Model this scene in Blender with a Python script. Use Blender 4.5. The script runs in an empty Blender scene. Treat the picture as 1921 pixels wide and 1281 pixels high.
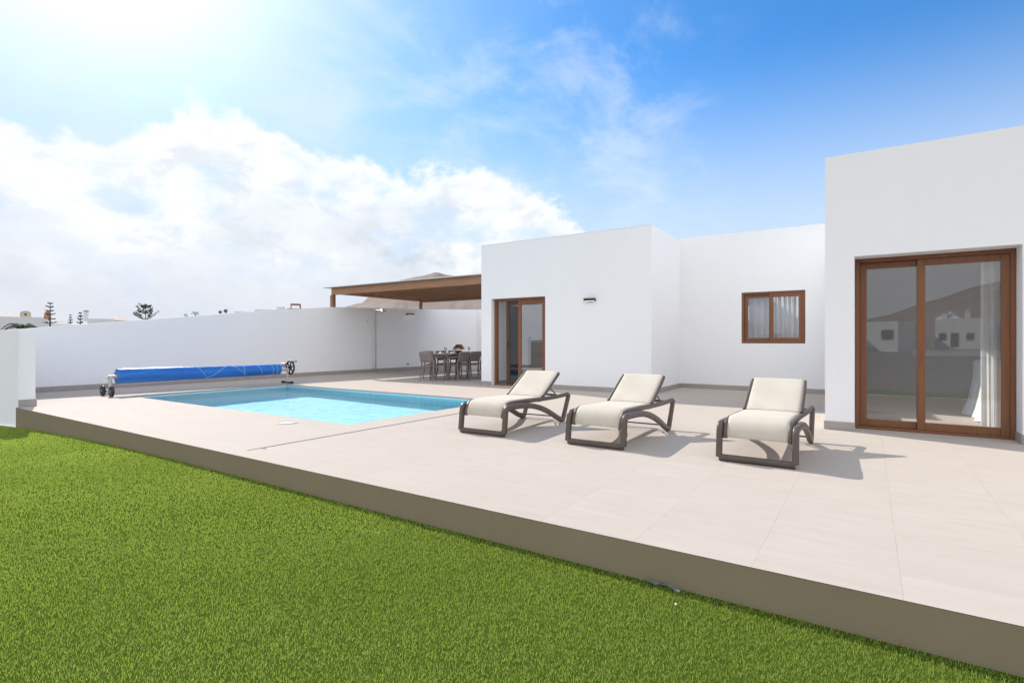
import bpy, bmesh, math, random
import numpy as np
from mathutils import Vector, Matrix, noise as mnoise
random.seed(7)
rng = np.random.default_rng(7)
PI = math.pi
R = math.radians
sc = bpy.context.scene
col = sc.collection

# ------------------------------------------------------------------ camera
CH = 1.10                                   # eye height above the terrace
YAW = 33.75
cam_d = bpy.data.cameras.new("camera")
cam = bpy.data.objects.new("camera", cam_d)
col.objects.link(cam)
cam.location = (0, 0, CH)
cam.rotation_euler = (R(90), 0, R(YAW))
cam_d.sensor_width = 36.0
cam_d.lens = 1002.0 / 1921.0 * 36.0
cam_d.clip_start = 0.05
cam_d.clip_end = 20000
sc.camera = cam
RT = Vector((math.cos(R(YAW)), math.sin(R(YAW)), 0))
FW = Vector((-math.sin(R(YAW)), math.cos(R(YAW)), 0))

# ------------------------------------------------------------------ light, sky, exposure
SUN_DIR = Vector((-1.30, 0.40, 1.0)).normalized()      # towards the sun
SUN_EL = math.asin(SUN_DIR.z)
SUN_AZ = math.atan2(SUN_DIR.x, SUN_DIR.y)              # clockwise from +Y
sun_d = bpy.data.lights.new("sun", 'SUN')
sun_d.energy = 4.5
sun_d.angle = R(0.5)
sun_d.color = (1.0, 0.94, 0.86)
sun_d.cycles.is_caustics_light = True
sun = bpy.data.objects.new("sun", sun_d)
col.objects.link(sun)
sun.location = (0, 0, 30)
sun.rotation_euler = (-SUN_DIR).to_track_quat('-Z', 'Y').to_euler()

sc.view_settings.view_transform = 'Standard'
sc.view_settings.look = 'None'
sc.view_settings.gamma = 1
sc.view_settings.exposure = 0.31

class NT:
    """small helper round a node tree"""
    def __init__(self, tree):
        self.t = tree; self.n = tree.nodes; self.l = tree.links
    def new(self, typ, **kw):
        nd = self.n.new(typ)
        for k, v in kw.items(): setattr(nd, k, v)
        return nd
    def put(self, sock, v):
        if hasattr(v, 'is_output') or isinstance(v, bpy.types.NodeSocket): self.l.new(v, sock)
        else: sock.default_value = v
    def math(self, op, a, b=None, c=None, clamp=False):
        nd = self.new('ShaderNodeMath', operation=op, use_clamp=clamp)
        self.put(nd.inputs[0], a)
        if b is not None: self.put(nd.inputs[1], b)
        if c is not None: self.put(nd.inputs[2], c)
        return nd.outputs[0]
    def vmath(self, op, a, b=None):
        nd = self.new('ShaderNodeVectorMath', operation=op)
        self.put(nd.inputs[0], a)
        if b is not None: self.put(nd.inputs[1], b)
        return nd.outputs['Value'] if op in ('DOT_PRODUCT', 'LENGTH', 'DISTANCE') else nd.outputs['Vector']
    def smooth(self, v, a, b, lo=0.0, hi=1.0):
        nd = self.new('ShaderNodeMapRange', interpolation_type='SMOOTHSTEP')
        self.put(nd.inputs['Value'], v)
        nd.inputs['From Min'].default_value = a; nd.inputs['From Max'].default_value = b
        nd.inputs['To Min'].default_value = lo; nd.inputs['To Max'].default_value = hi
        return nd.outputs[0]
    def mix(self, f, a, b, mode='MIX'):
        nd = self.new('ShaderNodeMix', data_type='RGBA', blend_type=mode)
        nd.clamp_factor = True
        self.put(nd.inputs[0], f)
        self.put(nd.inputs[6], a if not isinstance(a, tuple) else (*a, 1.0)[:4])
        self.put(nd.inputs[7], b if not isinstance(b, tuple) else (*b, 1.0)[:4])
        return nd.outputs[2]
    def noise(self, vec, scale, detail=4, rough=0.5, dist=0.0):
        nd = self.new('ShaderNodeTexNoise')
        if vec is not None: self.l.new(vec, nd.inputs['Vector'])
        nd.inputs['Scale'].default_value = scale
        nd.inputs['Detail'].default_value = detail
        nd.inputs['Roughness'].default_value = rough
        nd.inputs['Distortion'].default_value = dist
        return nd.outputs['Fac']
    def mapping(self, vec, scale=(1, 1, 1), rot=(0, 0, 0), loc=(0, 0, 0)):
        nd = self.new('ShaderNodeMapping')
        self.l.new(vec, nd.inputs['Vector'])
        nd.inputs['Scale'].default_value = scale
        nd.inputs['Rotation'].default_value = rot
        nd.inputs['Location'].default_value = loc
        return nd.outputs[0]
    def ramp(self, f, stops):
        nd = self.new('ShaderNodeValToRGB')
        self.l.new(f, nd.inputs[0])
        e = nd.color_ramp.elements
        while len(e) < len(stops): e.new(0.5)
        for k, (p, c) in enumerate(stops):
            e[k].position = p; e[k].color = (*c, 1) if len(c) == 3 else c
        return nd.outputs[0]

world = bpy.data.worlds.new("World")
sc.world = world
world.use_nodes = True
W = NT(world.node_tree)
W.n.clear()
D = W.new('ShaderNodeTexCoord').outputs['Generated']
sky = W.new('ShaderNodeTexSky', sky_type='NISHITA')
sky.sun_disc = False
sky.sun_elevation = SUN_EL
sky.sun_rotation = SUN_AZ
sky.altitude = 50
sky.air_density = 1.0
sky.dust_density = 0.6
sky.ozone_density = 2.0
sep = W.new('ShaderNodeSeparateXYZ'); W.l.new(D, sep.inputs[0])
el = W.math('ARCSINE', sep.outputs[2])
az = W.math('ARCTAN2', W.vmath('DOT_PRODUCT', D, tuple(RT)), W.vmath('DOT_PRODUCT', D, tuple(FW)))   # 0 = straight over the pool
sund = W.vmath('DOT_PRODUCT', D, tuple(SUN_DIR))
hs = W.new('ShaderNodeHueSaturation')
W.l.new(sky.outputs[0], hs.inputs['Color'])
hs.inputs['Saturation'].default_value = 1.28
hs.inputs['Hue'].default_value = 0.497
hs.inputs['Value'].default_value = 1.0
base = hs.outputs[0]
base = W.mix(1.0, base, (0.72, 1.27, 1.60), 'MULTIPLY')
# pale air low down
base = W.mix(W.smooth(el, R(28), R(6), 0.0, 0.94), base, (5.7, 6.6, 8.0))
# thin veil over the sunny half, with streaks
veil_n = W.noise(W.mapping(D, (2.2, 2.2, 1.1), (0.3, 0.5, 0.2)), 2.2, 7, 0.62, 0.6)
veil_az = W.smooth(az, R(20), R(-42), 0.04, 0.80)
back_fill = W.smooth(W.math('ABSOLUTE', az), R(70), R(125), 0.0, 0.92)  # whiter sky added behind the viewer to lift the ambient light
veil = W.math('MULTIPLY', veil_az, W.smooth(veil_n, 0.25, 0.75, 0.55, 1.15), clamp=True)
base = W.mix(veil, base, (4.9, 6.3, 8.1))
base = W.mix(back_fill, base, (12.0, 12.3, 12.9))
# brightness round the sun
glow = W.math('POWER', W.math('MAXIMUM', sund, 0.0), 44.0)
base = W.mix(W.math('MULTIPLY', glow, 1.15, clamp=True), base, (11.0, 11.1, 11.2))
# streaks of high cloud
wn = W.noise(W.mapping(D, (3.0, 1.1, 5.0), (0.2, 0.7, 0.9)), 2.0, 9, 0.62, 0.25)
wisp = W.math('MULTIPLY', W.smooth(wn, 0.42, 0.72, 0.0, 0.42), W.smooth(az, R(25), R(14), 0.0, 1.0))
base = W.mix(wisp, base, (7.4, 7.9, 8.5))
# banks of cumulus: a top line over the compass, broken by billows
def bank(points, amp, scale, seed, soft):
    fc = W.new('ShaderNodeFloatCurve')
    W.put(fc.inputs['Value'], W.math('ADD', W.math('DIVIDE', az, 2 * PI), 0.5))
    cv = fc.mapping.curves[0]
    pts = [(a / 360 + 0.5, e / 45.0) for a, e in points]
    cv.points[0].location = (0, pts[0][1]); cv.points[1].location = (1, pts[-1][1])
    for p in pts: cv.points.new(*p)
    fc.mapping.update()
    H = W.math('MULTIPLY', fc.outputs[0], R(45.0))
    n1 = W.noise(W.mapping(D, (1, 1, 1.25), loc=(seed, 0, seed)), scale, 12, 0.56, 0.15)
    n2 = W.noise(W.mapping(D, (1, 1, 1.5), loc=(0, seed, 2 * seed)), scale * 2.6, 12, 0.66, 0.2)
    nn = W.math('ADD', W.math('MULTIPLY', W.math('SUBTRACT', n1, 0.5), 0.72), W.math('MULTIPLY', W.math('SUBTRACT', n2, 0.5), 0.28))
    depth = W.math('SUBTRACT', W.math('ADD', H, W.math('MULTIPLY', nn, amp)), el)
    present = W.smooth(H, R(3.0), R(14.0))
    return W.math('MULTIPLY', W.smooth(depth, 0.0, soft), present), depth, n1, n2
m1, d1, a1, b1 = bank([(-180, 13), (-100, 17), (-60, 15.0), (-44, 16.2), (-37, 18.2), (-29, 20.6), (-24, 20.2), (-20, 18.4), (-16, 18.6), (-12, 18.0), (-8, 18.8), (-4, 18.3), (0, 16.4), (4, 15.2), (8, 12.6), (12, 9.6), (18, 5.0), (24, 1.5), (40, 1.0), (90, 4.0), (140, 12), (180, 13)], 0.30, 5.6, 3.1, 0.028)
shade1 = W.math('MULTIPLY', W.smooth(d1, 0.025, 0.13), W.smooth(a1, 0.60, 0.38))
shade1 = W.math('MULTIPLY', shade1, W.math('ADD', 0.35, W.smooth(W.math('ABSOLUTE', W.math('ADD', az, R(6))), R(15), R(3), 0.0, 1.0)))
c1 = W.mix(W.math('MULTIPLY', shade1, 0.95, clamp=True), (8.3, 8.5, 8.7), (4.7, 5.3, 5.9))
c1 = W.mix(W.smooth(b1, 0.42, 0.68, 0.0, 0.45), c1, (8.0, 8.15, 8.4))
bil = W.noise(W.mapping(D, (1, 1, 1.7), loc=(2.4, 6.2, 1.7)), 12.0, 12, 0.6, 0.35)
c1 = W.mix(W.math('MULTIPLY', W.smooth(bil, 0.52, 0.36, 0.0, 0.6), W.smooth(d1, 0.012, 0.07)), c1, (6.0, 6.5, 7.15))
gap = W.noise(W.mapping(D, (1, 1, 1.9), loc=(4.4, 1.2, 7.7)), 7.5, 10, 0.58, 0.3)
hole = W.math('MULTIPLY', W.smooth(gap, 0.47, 0.64), W.smooth(d1, 0.015, 0.07))
base = W.mix(W.math('MULTIPLY', m1, W.math('SUBTRACT', 0.96, W.math('MULTIPLY', hole, 0.72))), base, c1)
m2, d2, a2, b2 = bank([(-180, 6), (-60, 9.5), (-44, 10.5), (-34, 9.0), (-27, 8.6), (-20, 9.6), (-14, 10.0), (-8, 8.4), (-3, 6.6), (3, 7.5), (8, 7.0), (14, 5.0), (22, 1.5), (90, 1), (180, 6)], 0.22, 8.5, 9.7, 0.04)
shade2 = W.math('MULTIPLY', W.smooth(d2, 0.02, 0.12), W.smooth(a2, 0.66, 0.42))
c2 = W.mix(W.math('MULTIPLY', shade2, 0.9, clamp=True), (7.3, 7.55, 8.0), (5.2, 5.6, 6.3))
base = W.mix(W.math('MULTIPLY', m2, 0.85), base, c2)
base = W.mix(W.smooth(el, R(8.5), R(0.5), 0.0, 0.85), base, (6.3, 6.55, 7.25))
bg = W.new('ShaderNodeBackground')
W.l.new(base, bg.inputs[0])
bg.inputs[1].default_value = 0.10
wo = W.new('ShaderNodeOutputWorld')
W.l.new(bg.outputs[0], wo.inputs[0])

# ------------------------------------------------------------------ materials
def material(name):
    m = bpy.data.materials.new(name); m.use_nodes = True
    t = NT(m.node_tree); b = m.node_tree.nodes['Principled BSDF']
    return m, t, b
def objco(t): return t.new('ShaderNodeTexCoord').outputs['Object']
def worldco(t): return t.new('ShaderNodeNewGeometry').outputs['Position']
def bump(t, b, h, dist=0.01, strength=0.5):
    nd = t.new('ShaderNodeBump')
    nd.inputs['Strength'].default_value = strength
    nd.inputs['Distance'].default_value = dist
    t.l.new(h, nd.inputs['Height']); t.l.new(nd.outputs[0], b.inputs['Normal'])
def mat(name, c, rough=0.5, var=0.06, scale=8.0, metal=0.0, spec=0.5, bmp=0.0, bscale=60.0, emit=None):
    m, t, b = material(name)
    co = objco(t)
    n = t.noise(co, scale, 5, 0.6)
    lo = tuple(max(0, v * (1 - var)) for v in c); hi = tuple(min(1, v * (1 + var)) for v in c)
    t.l.new(t.ramp(n, [(0.3, lo), (0.7, hi)]), b.inputs['Base Color'])
    b.inputs['Roughness'].default_value = rough
    b.inputs['Metallic'].default_value = metal
    b.inputs['Specular IOR Level'].default_value = spec
    if bmp: bump(t, b, t.noise(co, bscale, 4, 0.6), bmp, 0.6)
    if emit:
        b.inputs['Emission Color'].default_value = (*emit[0], 1); b.inputs['Emission Strength'].default_value = emit[1]
    return m

def m_plaster(name, c):
    m, t, b = material(name)
    co = worldco(t)
    big = t.noise(co, 0.55, 5, 0.6)
    fine = t.noise(t.mapping(co, (1, 1, 0.5)), 5.0, 5, 0.65)
    v = t.math('ADD', t.math('MULTIPLY', big, 0.6), t.math('MULTIPLY', fine, 0.4))
    lo = tuple(x * 0.975 for x in c)
    t.l.new(t.ramp(v, [(0.35, lo), (0.65, c)]), b.inputs['Base Color'])
    sepz = t.new('ShaderNodeSeparateXYZ'); t.l.new(co, sepz.inputs[0])
    run = t.noise(t.mapping(co, (2.6, 2.6, 0.16)), 2.0, 6, 0.6)
    dirt = t.math('ADD', t.math('MULTIPLY', t.smooth(run, 0.55, 0.8), 0.025), t.math('MULTIPLY', t.math('MULTIPLY', t.smooth(sepz.outputs[2], 0.55, 0.05), t.smooth(t.noise(co, 2.5, 5, 0.65), 0.4, 0.7)), 0.07))
    src = b.inputs['Base Color'].links[0].from_socket
    t.l.new(t.mix(dirt, src, (0.42, 0.36, 0.30)), b.inputs['Base Color'])
    b.inputs['Roughness'].default_value = 0.85
    b.inputs['Specular IOR Level'].default_value = 0.2
    h = t.math('ADD', t.noise(co, 220, 3, 0.6), t.math('MULTIPLY', t.noise(co, 14, 3, 0.5), 1.5))
    bump(t, b, h, 0.0022, 0.5)
    return m
M = {}
M['plaster'] = m_plaster('white_plaster', (0.855, 0.858, 0.865))
M['plaster_wall'] = m_plaster('boundary_plaster', (0.885, 0.885, 0.89))
M['far_white'] = m_plaster('neighbour_plaster', (0.74, 0.73, 0.71))

def m_tile():
    m, t, b = material('porcelain_tile')
    co = worldco(t)
    sep = t.new('ShaderNodeSeparateXYZ'); t.l.new(co, sep.inputs[0])
    fx = t.math('DIVIDE', t.math('ADD', sep.outputs[0], 0.475 + 60.0), 0.6)
    fy = t.math('DIVIDE', t.math('ADD', sep.outputs[1], -3.12 + 60.0), 0.6)
    gx = t.math('ABSOLUTE', t.math('SUBTRACT', t.math('FRACT', fx), 0.5))
    gy = t.math('ABSOLUTE', t.math('SUBTRACT', t.math('FRACT', fy), 0.5))
    g = t.math('MAXIMUM', gx, gy)
    seam = t.smooth(g, 0.4957, 0.4975)
    ids = t.new('ShaderNodeCombineXYZ')
    t.l.new(t.math('FLOOR', fx), ids.inputs[0]); t.l.new(t.math('FLOOR', fy), ids.inputs[1])
    wn = t.new('ShaderNodeTexWhiteNoise', noise_dimensions='2D'); t.l.new(ids.outputs[0], wn.inputs['Vector'])
    tone = wn.outputs['Value']
    off = t.vmath('ADD', co, t.vmath('SCALE', wn.outputs['Color'])) if False else t.vmath('ADD', co, wn.outputs['Color'])
    streak = t.noise(t.mapping(off, (1.4, 9.0, 1.0)), 1.6, 7, 0.62, 0.25)
    cloud = t.noise(off, 2.6, 5, 0.6)
    c = t.ramp(streak, [(0.25, (0.415, 0.362, 0.318)), (0.55, (0.445, 0.39, 0.345)), (0.85, (0.475, 0.417, 0.37))])
    c = t.mix(t.math('MULTIPLY', t.smooth(cloud, 0.35, 0.75), 0.3), c, (0.48, 0.43, 0.39))
    c = t.mix(t.math('MULTIPLY', tone, 0.25), c, (0.405, 0.36, 0.315))
    stain = t.noise(co, 0.7, 6, 0.65)
    c = t.mix(t.smooth(stain, 0.56, 0.75, 0.0, 0.22), c, (0.39, 0.36, 0.31))
    c = t.mix(t.math('MULTIPLY', seam, t.smooth(t.noise(co, 1.1, 3, 0.5), 0.3, 0.7, 0.1, 0.6)), c, (0.34, 0.30, 0.265))
    t.l.new(c, b.inputs['Base Color'])
    t.l.new(t.smooth(streak, 0.3, 0.8, 0.62, 0.78), b.inputs['Roughness'])
    b.inputs['Specular IOR Level'].default_value = 0.04
    h = t.math('SUBTRACT', t.math('MULTIPLY', streak, 0.12), seam)
    bump(t, b, h, 0.0015, 0.5)
    return m
M['tile'] = m_tile()
M['fascia'] = mat('taupe_render', (0.245, 0.20, 0.135), 0.85, 0.035, 3.0, spec=0.15, bmp=0.001, bscale=120)
M['skirting'] = mat('skirting_tile', (0.36, 0.315, 0.295), 0.55, 0.08, 6.0)
M['slot'] = mat('dark_slot', (0.10, 0.085, 0.075), 0.7, 0.2, 30)
M['lid'] = mat('lid_plastic', (0.45, 0.40, 0.355), 0.6, 0.05, 10)

def m_wood(name, c, scale_v=(14, 14, 0.8), rough=0.38):
    m, t, b = material(name)
    co = worldco(t)
    n = t.noise(t.mapping(co, scale_v), 2.2, 7, 0.62, 0.6)
    lo = tuple(x * 0.78 for x in c); hi = tuple(min(1, x * 1.12) for x in c)
    t.l.new(t.ramp(n, [(0.32, lo), (0.52, c), (0.75, hi)]), b.inputs['Base Color'])
    b.inputs['Roughness'].default_value = rough
    bump(t, b, n, 0.001, 0.3)
    return m
M['frame_wood'] = m_wood('brown_frame', (0.205, 0.080, 0.031))
M['leaf_wood'] = m_wood('shade_darkened_leaf', (0.075, 0.034, 0.018))  # frame wood darkened in colour to stand for backlit shade
M['pergola_wood'] = m_wood('pergola_timber', (0.36, 0.19, 0.10), (0.8, 9, 9), 0.6)
M['pergola_post'] = m_wood('pergola_post_timber', (0.27, 0.115, 0.06), (9, 9, 0.8), 0.6)
M['sheet'] = mat('roof_sheet', (0.62, 0.63, 0.64), 0.4, 0.05, 3.0)
M['lounger'] = mat('taupe_resin', (0.088, 0.064, 0.052), 0.42, 0.12, 14, bmp=0.0004, bscale=300)
M['chair'] = mat('chair_resin', (0.205, 0.168, 0.148), 0.5, 0.12, 14)
M['black'] = mat('black_plastic', (0.018, 0.018, 0.02), 0.4, 0.2, 20)
M['lamp_black'] = mat('lamp_anthracite', (0.035, 0.036, 0.045), 0.45, 0.1, 20)
M['steel'] = mat('brushed_steel', (0.42, 0.42, 0.44), 0.32, 0.08, 30, metal=1.0)
M['alu'] = mat('painted_aluminium', (0.50, 0.48, 0.45), 0.4, 0.06, 20, metal=0.25)
M['cord'] = mat('pale_cord', (0.55, 0.62, 0.72), 0.7, 0.1, 30)
M['white_plastic'] = mat('white_plastic', (0.80, 0.80, 0.80), 0.4, 0.03, 20)
M['porcelain'] = mat('white_porcelain', (0.82, 0.82, 0.80), 0.2, 0.02, 20)
M['terracotta'] = mat('terracotta', (0.42, 0.19, 0.10), 0.85, 0.2, 3)
M['roof_tile'] = mat('pale_roof_tile', (0.36, 0.32, 0.275), 0.85, 0.15, 2.5)
M['roof_grey'] = mat('grey_roof', (0.34, 0.335, 0.33), 0.85, 0.12, 2.5)
M['beige'] = mat('beige_render', (0.58, 0.49, 0.38), 0.85, 0.1, 2.0)
M['dark_opening'] = mat('dark_glazing', (0.03, 0.032, 0.035), 0.15, 0.2, 4)
M['pine_leaf'] = mat('pine_foliage', (0.075, 0.10, 0.07), 0.8, 0.35, 2.5)
M['palm_leaf'] = mat('palm_foliage', (0.075, 0.10, 0.045), 0.7, 0.35, 3.0)
M['bark'] = mat('grey_bark', (0.16, 0.13, 0.105), 0.9, 0.25, 6.0, bmp=0.01, bscale=20)
M['linen'] = mat('white_linen', (0.84, 0.84, 0.84), 0.85, 0.03, 6.0, spec=0.1)
M['timber_dark'] = mat('dark_furniture', (0.05, 0.035, 0.028), 0.5, 0.2, 8)
M['orange_flower'] = mat('orange_petals', (0.85, 0.26, 0.03), 0.6, 0.3, 30)
M['yellow_flower'] = mat('yellow_petals', (0.85, 0.58, 0.08), 0.6, 0.3, 30)
M['flower_leaf'] = mat('bouquet_leaves', (0.10, 0.20, 0.05), 0.6, 0.3, 30)
M['napkin'] = mat('yellow_green_napkin', (0.50, 0.55, 0.16), 0.8, 0.1, 20)
M['litter'] = mat('crumpled_film', (0.12, 0.14, 0.16), 0.8, 0.3, 60, spec=0.1)
M['dry_leaf'] = mat('dry_leaf', (0.26, 0.11, 0.05), 0.7, 0.3, 60)

def m_sling():
    m, t, b = material('cream_textile')
    co = objco(t)
    wv = t.new('ShaderNodeTexWave', wave_type='BANDS', bands_direction='X'); t.l.new(co, wv.inputs[0]); wv.inputs['Scale'].default_value = 110
    wv2 = t.new('ShaderNodeTexWave', wave_type='BANDS', bands_direction='Y'); t.l.new(co, wv2.inputs[0]); wv2.inputs['Scale'].default_value = 110
    n = t.noise(co, 3.2, 5, 0.6)
    c = t.ramp(n, [(0.3, (0.50, 0.452, 0.38)), (0.7, (0.565, 0.515, 0.44))])
    c = t.mix(t.smooth(t.noise(co, 7.0, 5, 0.7), 0.58, 0.8, 0.0, 0.25), c, (0.50, 0.45, 0.37))
    t.l.new(c, b.inputs['Base Color'])
    b.inputs['Roughness'].default_value = 0.8
    b.inputs['Specular IOR Level'].default_value = 0.2
    h = t.math('ADD', t.math('MULTIPLY', wv.outputs['Fac'], wv2.outputs['Fac']), t.math('MULTIPLY', t.noise(co, 6, 4, 0.5), 4.0))
    bump(t, b, h, 0.0012, 0.5)
    return m
M['sling'] = m_sling()

def m_cover():
    m, t, b = material('blue_cover')
    co = objco(t)
    n = t.noise(t.mapping(co, (6, 0.8, 6)), 1.6, 5, 0.6)
    f = t.noise(co, 9, 4, 0.6)
    c = t.ramp(n, [(0.3, (0.012, 0.105, 0.40)), (0.55, (0.018, 0.16, 0.53)), (0.78, (0.04, 0.23, 0.64))])
    t.l.new(c, b.inputs['Base Color'])
    b.inputs['Roughness'].default_value = 0.36
    v = t.new('ShaderNodeTexVoronoi'); t.l.new(co, v.inputs['Vector']); v.inputs['Scale'].default_value = 55
    bump(t, b, t.math('ADD', t.math('MULTIPLY', f, 3.0), v.outputs['Distance']), 0.006, 0.5)
    return m
M['cover'] = m_cover()

def m_basin():
    m, t, b = material('pool_mosaic')
    co = worldco(t)
    br = t.new('ShaderNodeTexBrick'); t.l.new(co, br.inputs['Vector'])
    br.offset = 0.0
    br.inputs['Color1'].default_value = (0.30, 0.665, 0.80, 1)
    br.inputs['Color2'].default_value = (0.36, 0.71, 0.83, 1)
    br.inputs['Mortar'].default_value = (0.55, 0.74, 0.80, 1)
    br.inputs['Scale'].default_value = 1.0
    br.inputs['Brick Width'].default_value = 0.05; br.inputs['Row Height'].default_value = 0.05
    br.inputs['Mortar Size'].default_value = 0.003
    n = t.noise(co, 0.9, 4, 0.6)
    c = t.mix(t.smooth(n, 0.35, 0.7, 0.0, 0.35), br.outputs[0], (0.40, 0.74, 0.84))
    t.l.new(c, b.inputs['Base Color'])
    b.inputs['Roughness'].default_value = 0.5
    return m
M['basin'] = m_basin()

def m_water():
    m, t, b = material('pool_water')
    t.n.remove(b)
    co = worldco(t)
    n = t.math('ADD', t.noise(t.mapping(co, (1, 1.6, 1)), 2.4, 4, 0.5, 0.5), t.math('MULTIPLY', t.noise(co, 9.0, 3, 0.5), 0.25))
    bp = t.new('ShaderNodeBump'); bp.inputs['Strength'].default_value = 0.35; bp.inputs['Distance'].default_value = 0.012
    t.l.new(n, bp.inputs['Height'])
    fr = t.new('ShaderNodeFresnel'); fr.inputs['IOR'].default_value = 1.33
    t.l.new(bp.outputs[0], fr.inputs['Normal'])
    tr = t.new('ShaderNodeBsdfRefraction'); tr.inputs['Color'].default_value = (0.95, 0.995, 1.0, 1); tr.inputs['Roughness'].default_value = 0.0; tr.inputs['IOR'].default_value = 1.33
    t.l.new(bp.outputs[0], tr.inputs['Normal'])
    gl = t.new('ShaderNodeBsdfGlossy'); gl.inputs['Roughness'].default_value = 0.02
    t.l.new(bp.outputs[0], gl.inputs['Normal'])
    mx = t.new('ShaderNodeMixShader')
    t.l.new(t.math('MULTIPLY', fr.outputs[0], 0.30), mx.inputs[0]); t.l.new(tr.outputs[0], mx.inputs[1]); t.l.new(gl.outputs[0], mx.inputs[2])
    t.l.new(mx.outputs[0], m.node_tree.nodes['Material Output'].inputs[0])
    return m
M['water'] = m_water()

def m_glass(name, ior, tint=(0.86, 0.90, 0.90), extra=0.0):
    m, t, b = material(name)
    t.n.remove(b)
    fr = t.new('ShaderNodeFresnel'); fr.inputs['IOR'].default_value = ior
    tr = t.new('ShaderNodeBsdfTransparent'); tr.inputs[0].default_value = (*tint, 1)
    gl = t.new('ShaderNodeBsdfGlossy'); gl.inputs['Roughness'].default_value = 0.0
    mx = t.new('ShaderNodeMixShader')
    t.l.new(t.math('ADD', fr.outputs[0], extra, clamp=True), mx.inputs[0]); t.l.new(tr.outputs[0], mx.inputs[1]); t.l.new(gl.outputs[0], mx.inputs[2])
    t.l.new(mx.outputs[0], m.node_tree.nodes['Material Output'].inputs[0])
    return m
M['glass'] = m_glass('window_glass', 1.85, (0.96, 0.97, 0.97))
M['glass_plain'] = m_glass('clear_window_glass', 1.55, (0.97, 0.975, 0.975))
M['glass_coated'] = m_glass('coated_window_glass', 2.0, (0.93, 0.95, 0.955), 0.30)
M['tableglass'] = m_glass('table_glass', 1.45, (0.93, 0.96, 0.96), 0.08)

def m_sheer(name, c, a):
    m, t, b = material(name)
    t.n.remove(b)
    df = t.new('ShaderNodeBsdfDiffuse'); df.inputs[0].default_value = (*c, 1)
    tl = t.new('ShaderNodeBsdfTranslucent'); tl.inputs[0].default_value = (*c, 1)
    tr = t.new('ShaderNodeBsdfTransparent')
    m1 = t.new('ShaderNodeMixShader'); m1.inputs[0].default_value = 0.4
    t.l.new(df.outputs[0], m1.inputs[1]); t.l.new(tl.outputs[0], m1.inputs[2])
    m2 = t.new('ShaderNodeMixShader')
    n = t.noise(objco(t), 9, 4, 0.6)
    t.l.new(t.smooth(n, 0.3, 0.7, a * 0.8, min(1, a * 1.2)), m2.inputs[0])
    t.l.new(m1.outputs[0], m2.inputs[1]); t.l.new(tr.outputs[0], m2.inputs[2])
    t.l.new(m2.outputs[0], m.node_tree.nodes['Material Output'].inputs[0])
    return m
M['sheer'] = m_sheer('sheer_curtain', (0.90, 0.905, 0.91), 0.05)

def m_soil():
    m, t, b = material('turf_backing')
    n = t.noise(worldco(t), 30, 5, 0.7)
    t.l.new(t.ramp(n, [(0.3, (0.035, 0.055, 0.008)), (0.7, (0.065, 0.095, 0.014))]), b.inputs['Base Color'])
    b.inputs['Roughness'].default_value = 1.0
    b.inputs['Specular IOR Level'].default_value = 0.0
    return m
M['soil'] = m_soil()
def m_blade():
    m, t, b = material('turf_blade')
    t.n.remove(b)
    at = t.new('ShaderNodeAttribute', attribute_name='tint').outputs['Fac']
    patch = t.noise(t.mapping(worldco(t), (1, 1.5, 0.0)), 0.9, 5, 0.6)
    c = t.ramp(at, [(0.0, (0.19, 0.29, 0.058)), (0.35, (0.31, 0.43, 0.090)), (0.7, (0.40, 0.52, 0.122)), (0.92, (0.48, 0.58, 0.17)), (1.0, (0.52, 0.54, 0.24))])
    c = t.mix(t.smooth(patch, 0.32, 0.7, 0.0, 0.3), c, (0.45, 0.54, 0.13))
    df = t.new('ShaderNodeBsdfDiffuse'); t.l.new(c, df.inputs[0])
    tl = t.new('ShaderNodeBsdfTranslucent'); t.l.new(t.mix(1.0, c, (1.0, 1.0, 0.6), 'MULTIPLY'), tl.inputs[0])
    gl = t.new('ShaderNodeBsdfGlossy'); gl.inputs['Roughness'].default_value = 0.4; gl.inputs[0].default_value = (0.7, 0.75, 0.6, 1)
    m1 = t.new('ShaderNodeMixShader'); m1.inputs[0].default_value = 0.45
    t.l.new(df.outputs[0], m1.inputs[1]); t.l.new(tl.outputs[0], m1.inputs[2])
    m2 = t.new('ShaderNodeMixShader'); m2.inputs[0].default_value = 0.008
    t.l.new(m1.outputs[0], m2.inputs[1]); t.l.new(gl.outputs[0], m2.inputs[2])
    t.l.new(m2.outputs[0], m.node_tree.nodes['Material Output'].inputs[0])
    return m
M['blade'] = m_blade()
def m_ground():
    m, t, b = material('volcanic_gravel')
    co = worldco(t)
    n = t.noise(co, 0.05, 8, 0.65); f = t.noise(co, 3.0, 6, 0.7)
    c = t.ramp(n, [(0.3, (0.06, 0.05, 0.045)), (0.5, (0.11, 0.09, 0.075)), (0.7, (0.20, 0.165, 0.13))])
    c = t.mix(t.smooth(f, 0.4, 0.7, 0.0, 0.4), c, (0.05, 0.045, 0.04))
    t.l.new(c, b.inputs['Base Color']); b.inputs['Roughness'].default_value = 0.95
    return m
M['ground'] = m_ground()
def m_hill():
    m, t, b = material('dry_hillside')
    co = worldco(t)
    n = t.noise(t.mapping(co, (1, 1, 2.5)), 0.006, 10, 0.62); f = t.noise(t.mapping(co, (1, 1, 0.4)), 0.05, 6, 0.7)
    c = t.ramp(n, [(0.3, (0.15, 0.118, 0.10)), (0.5, (0.21, 0.17, 0.147)), (0.7, (0.28, 0.232, 0.205))])
    c = t.mix(t.smooth(f, 0.45, 0.75, 0.0, 0.45), c, (0.16, 0.13, 0.11))
    t.l.new(c, b.inputs['Base Color']); b.inputs['Roughness'].default_value = 0.95
    b.inputs['Specular IOR Level'].default_value = 0.1
    return m
M['hill'] = m_hill()
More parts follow.
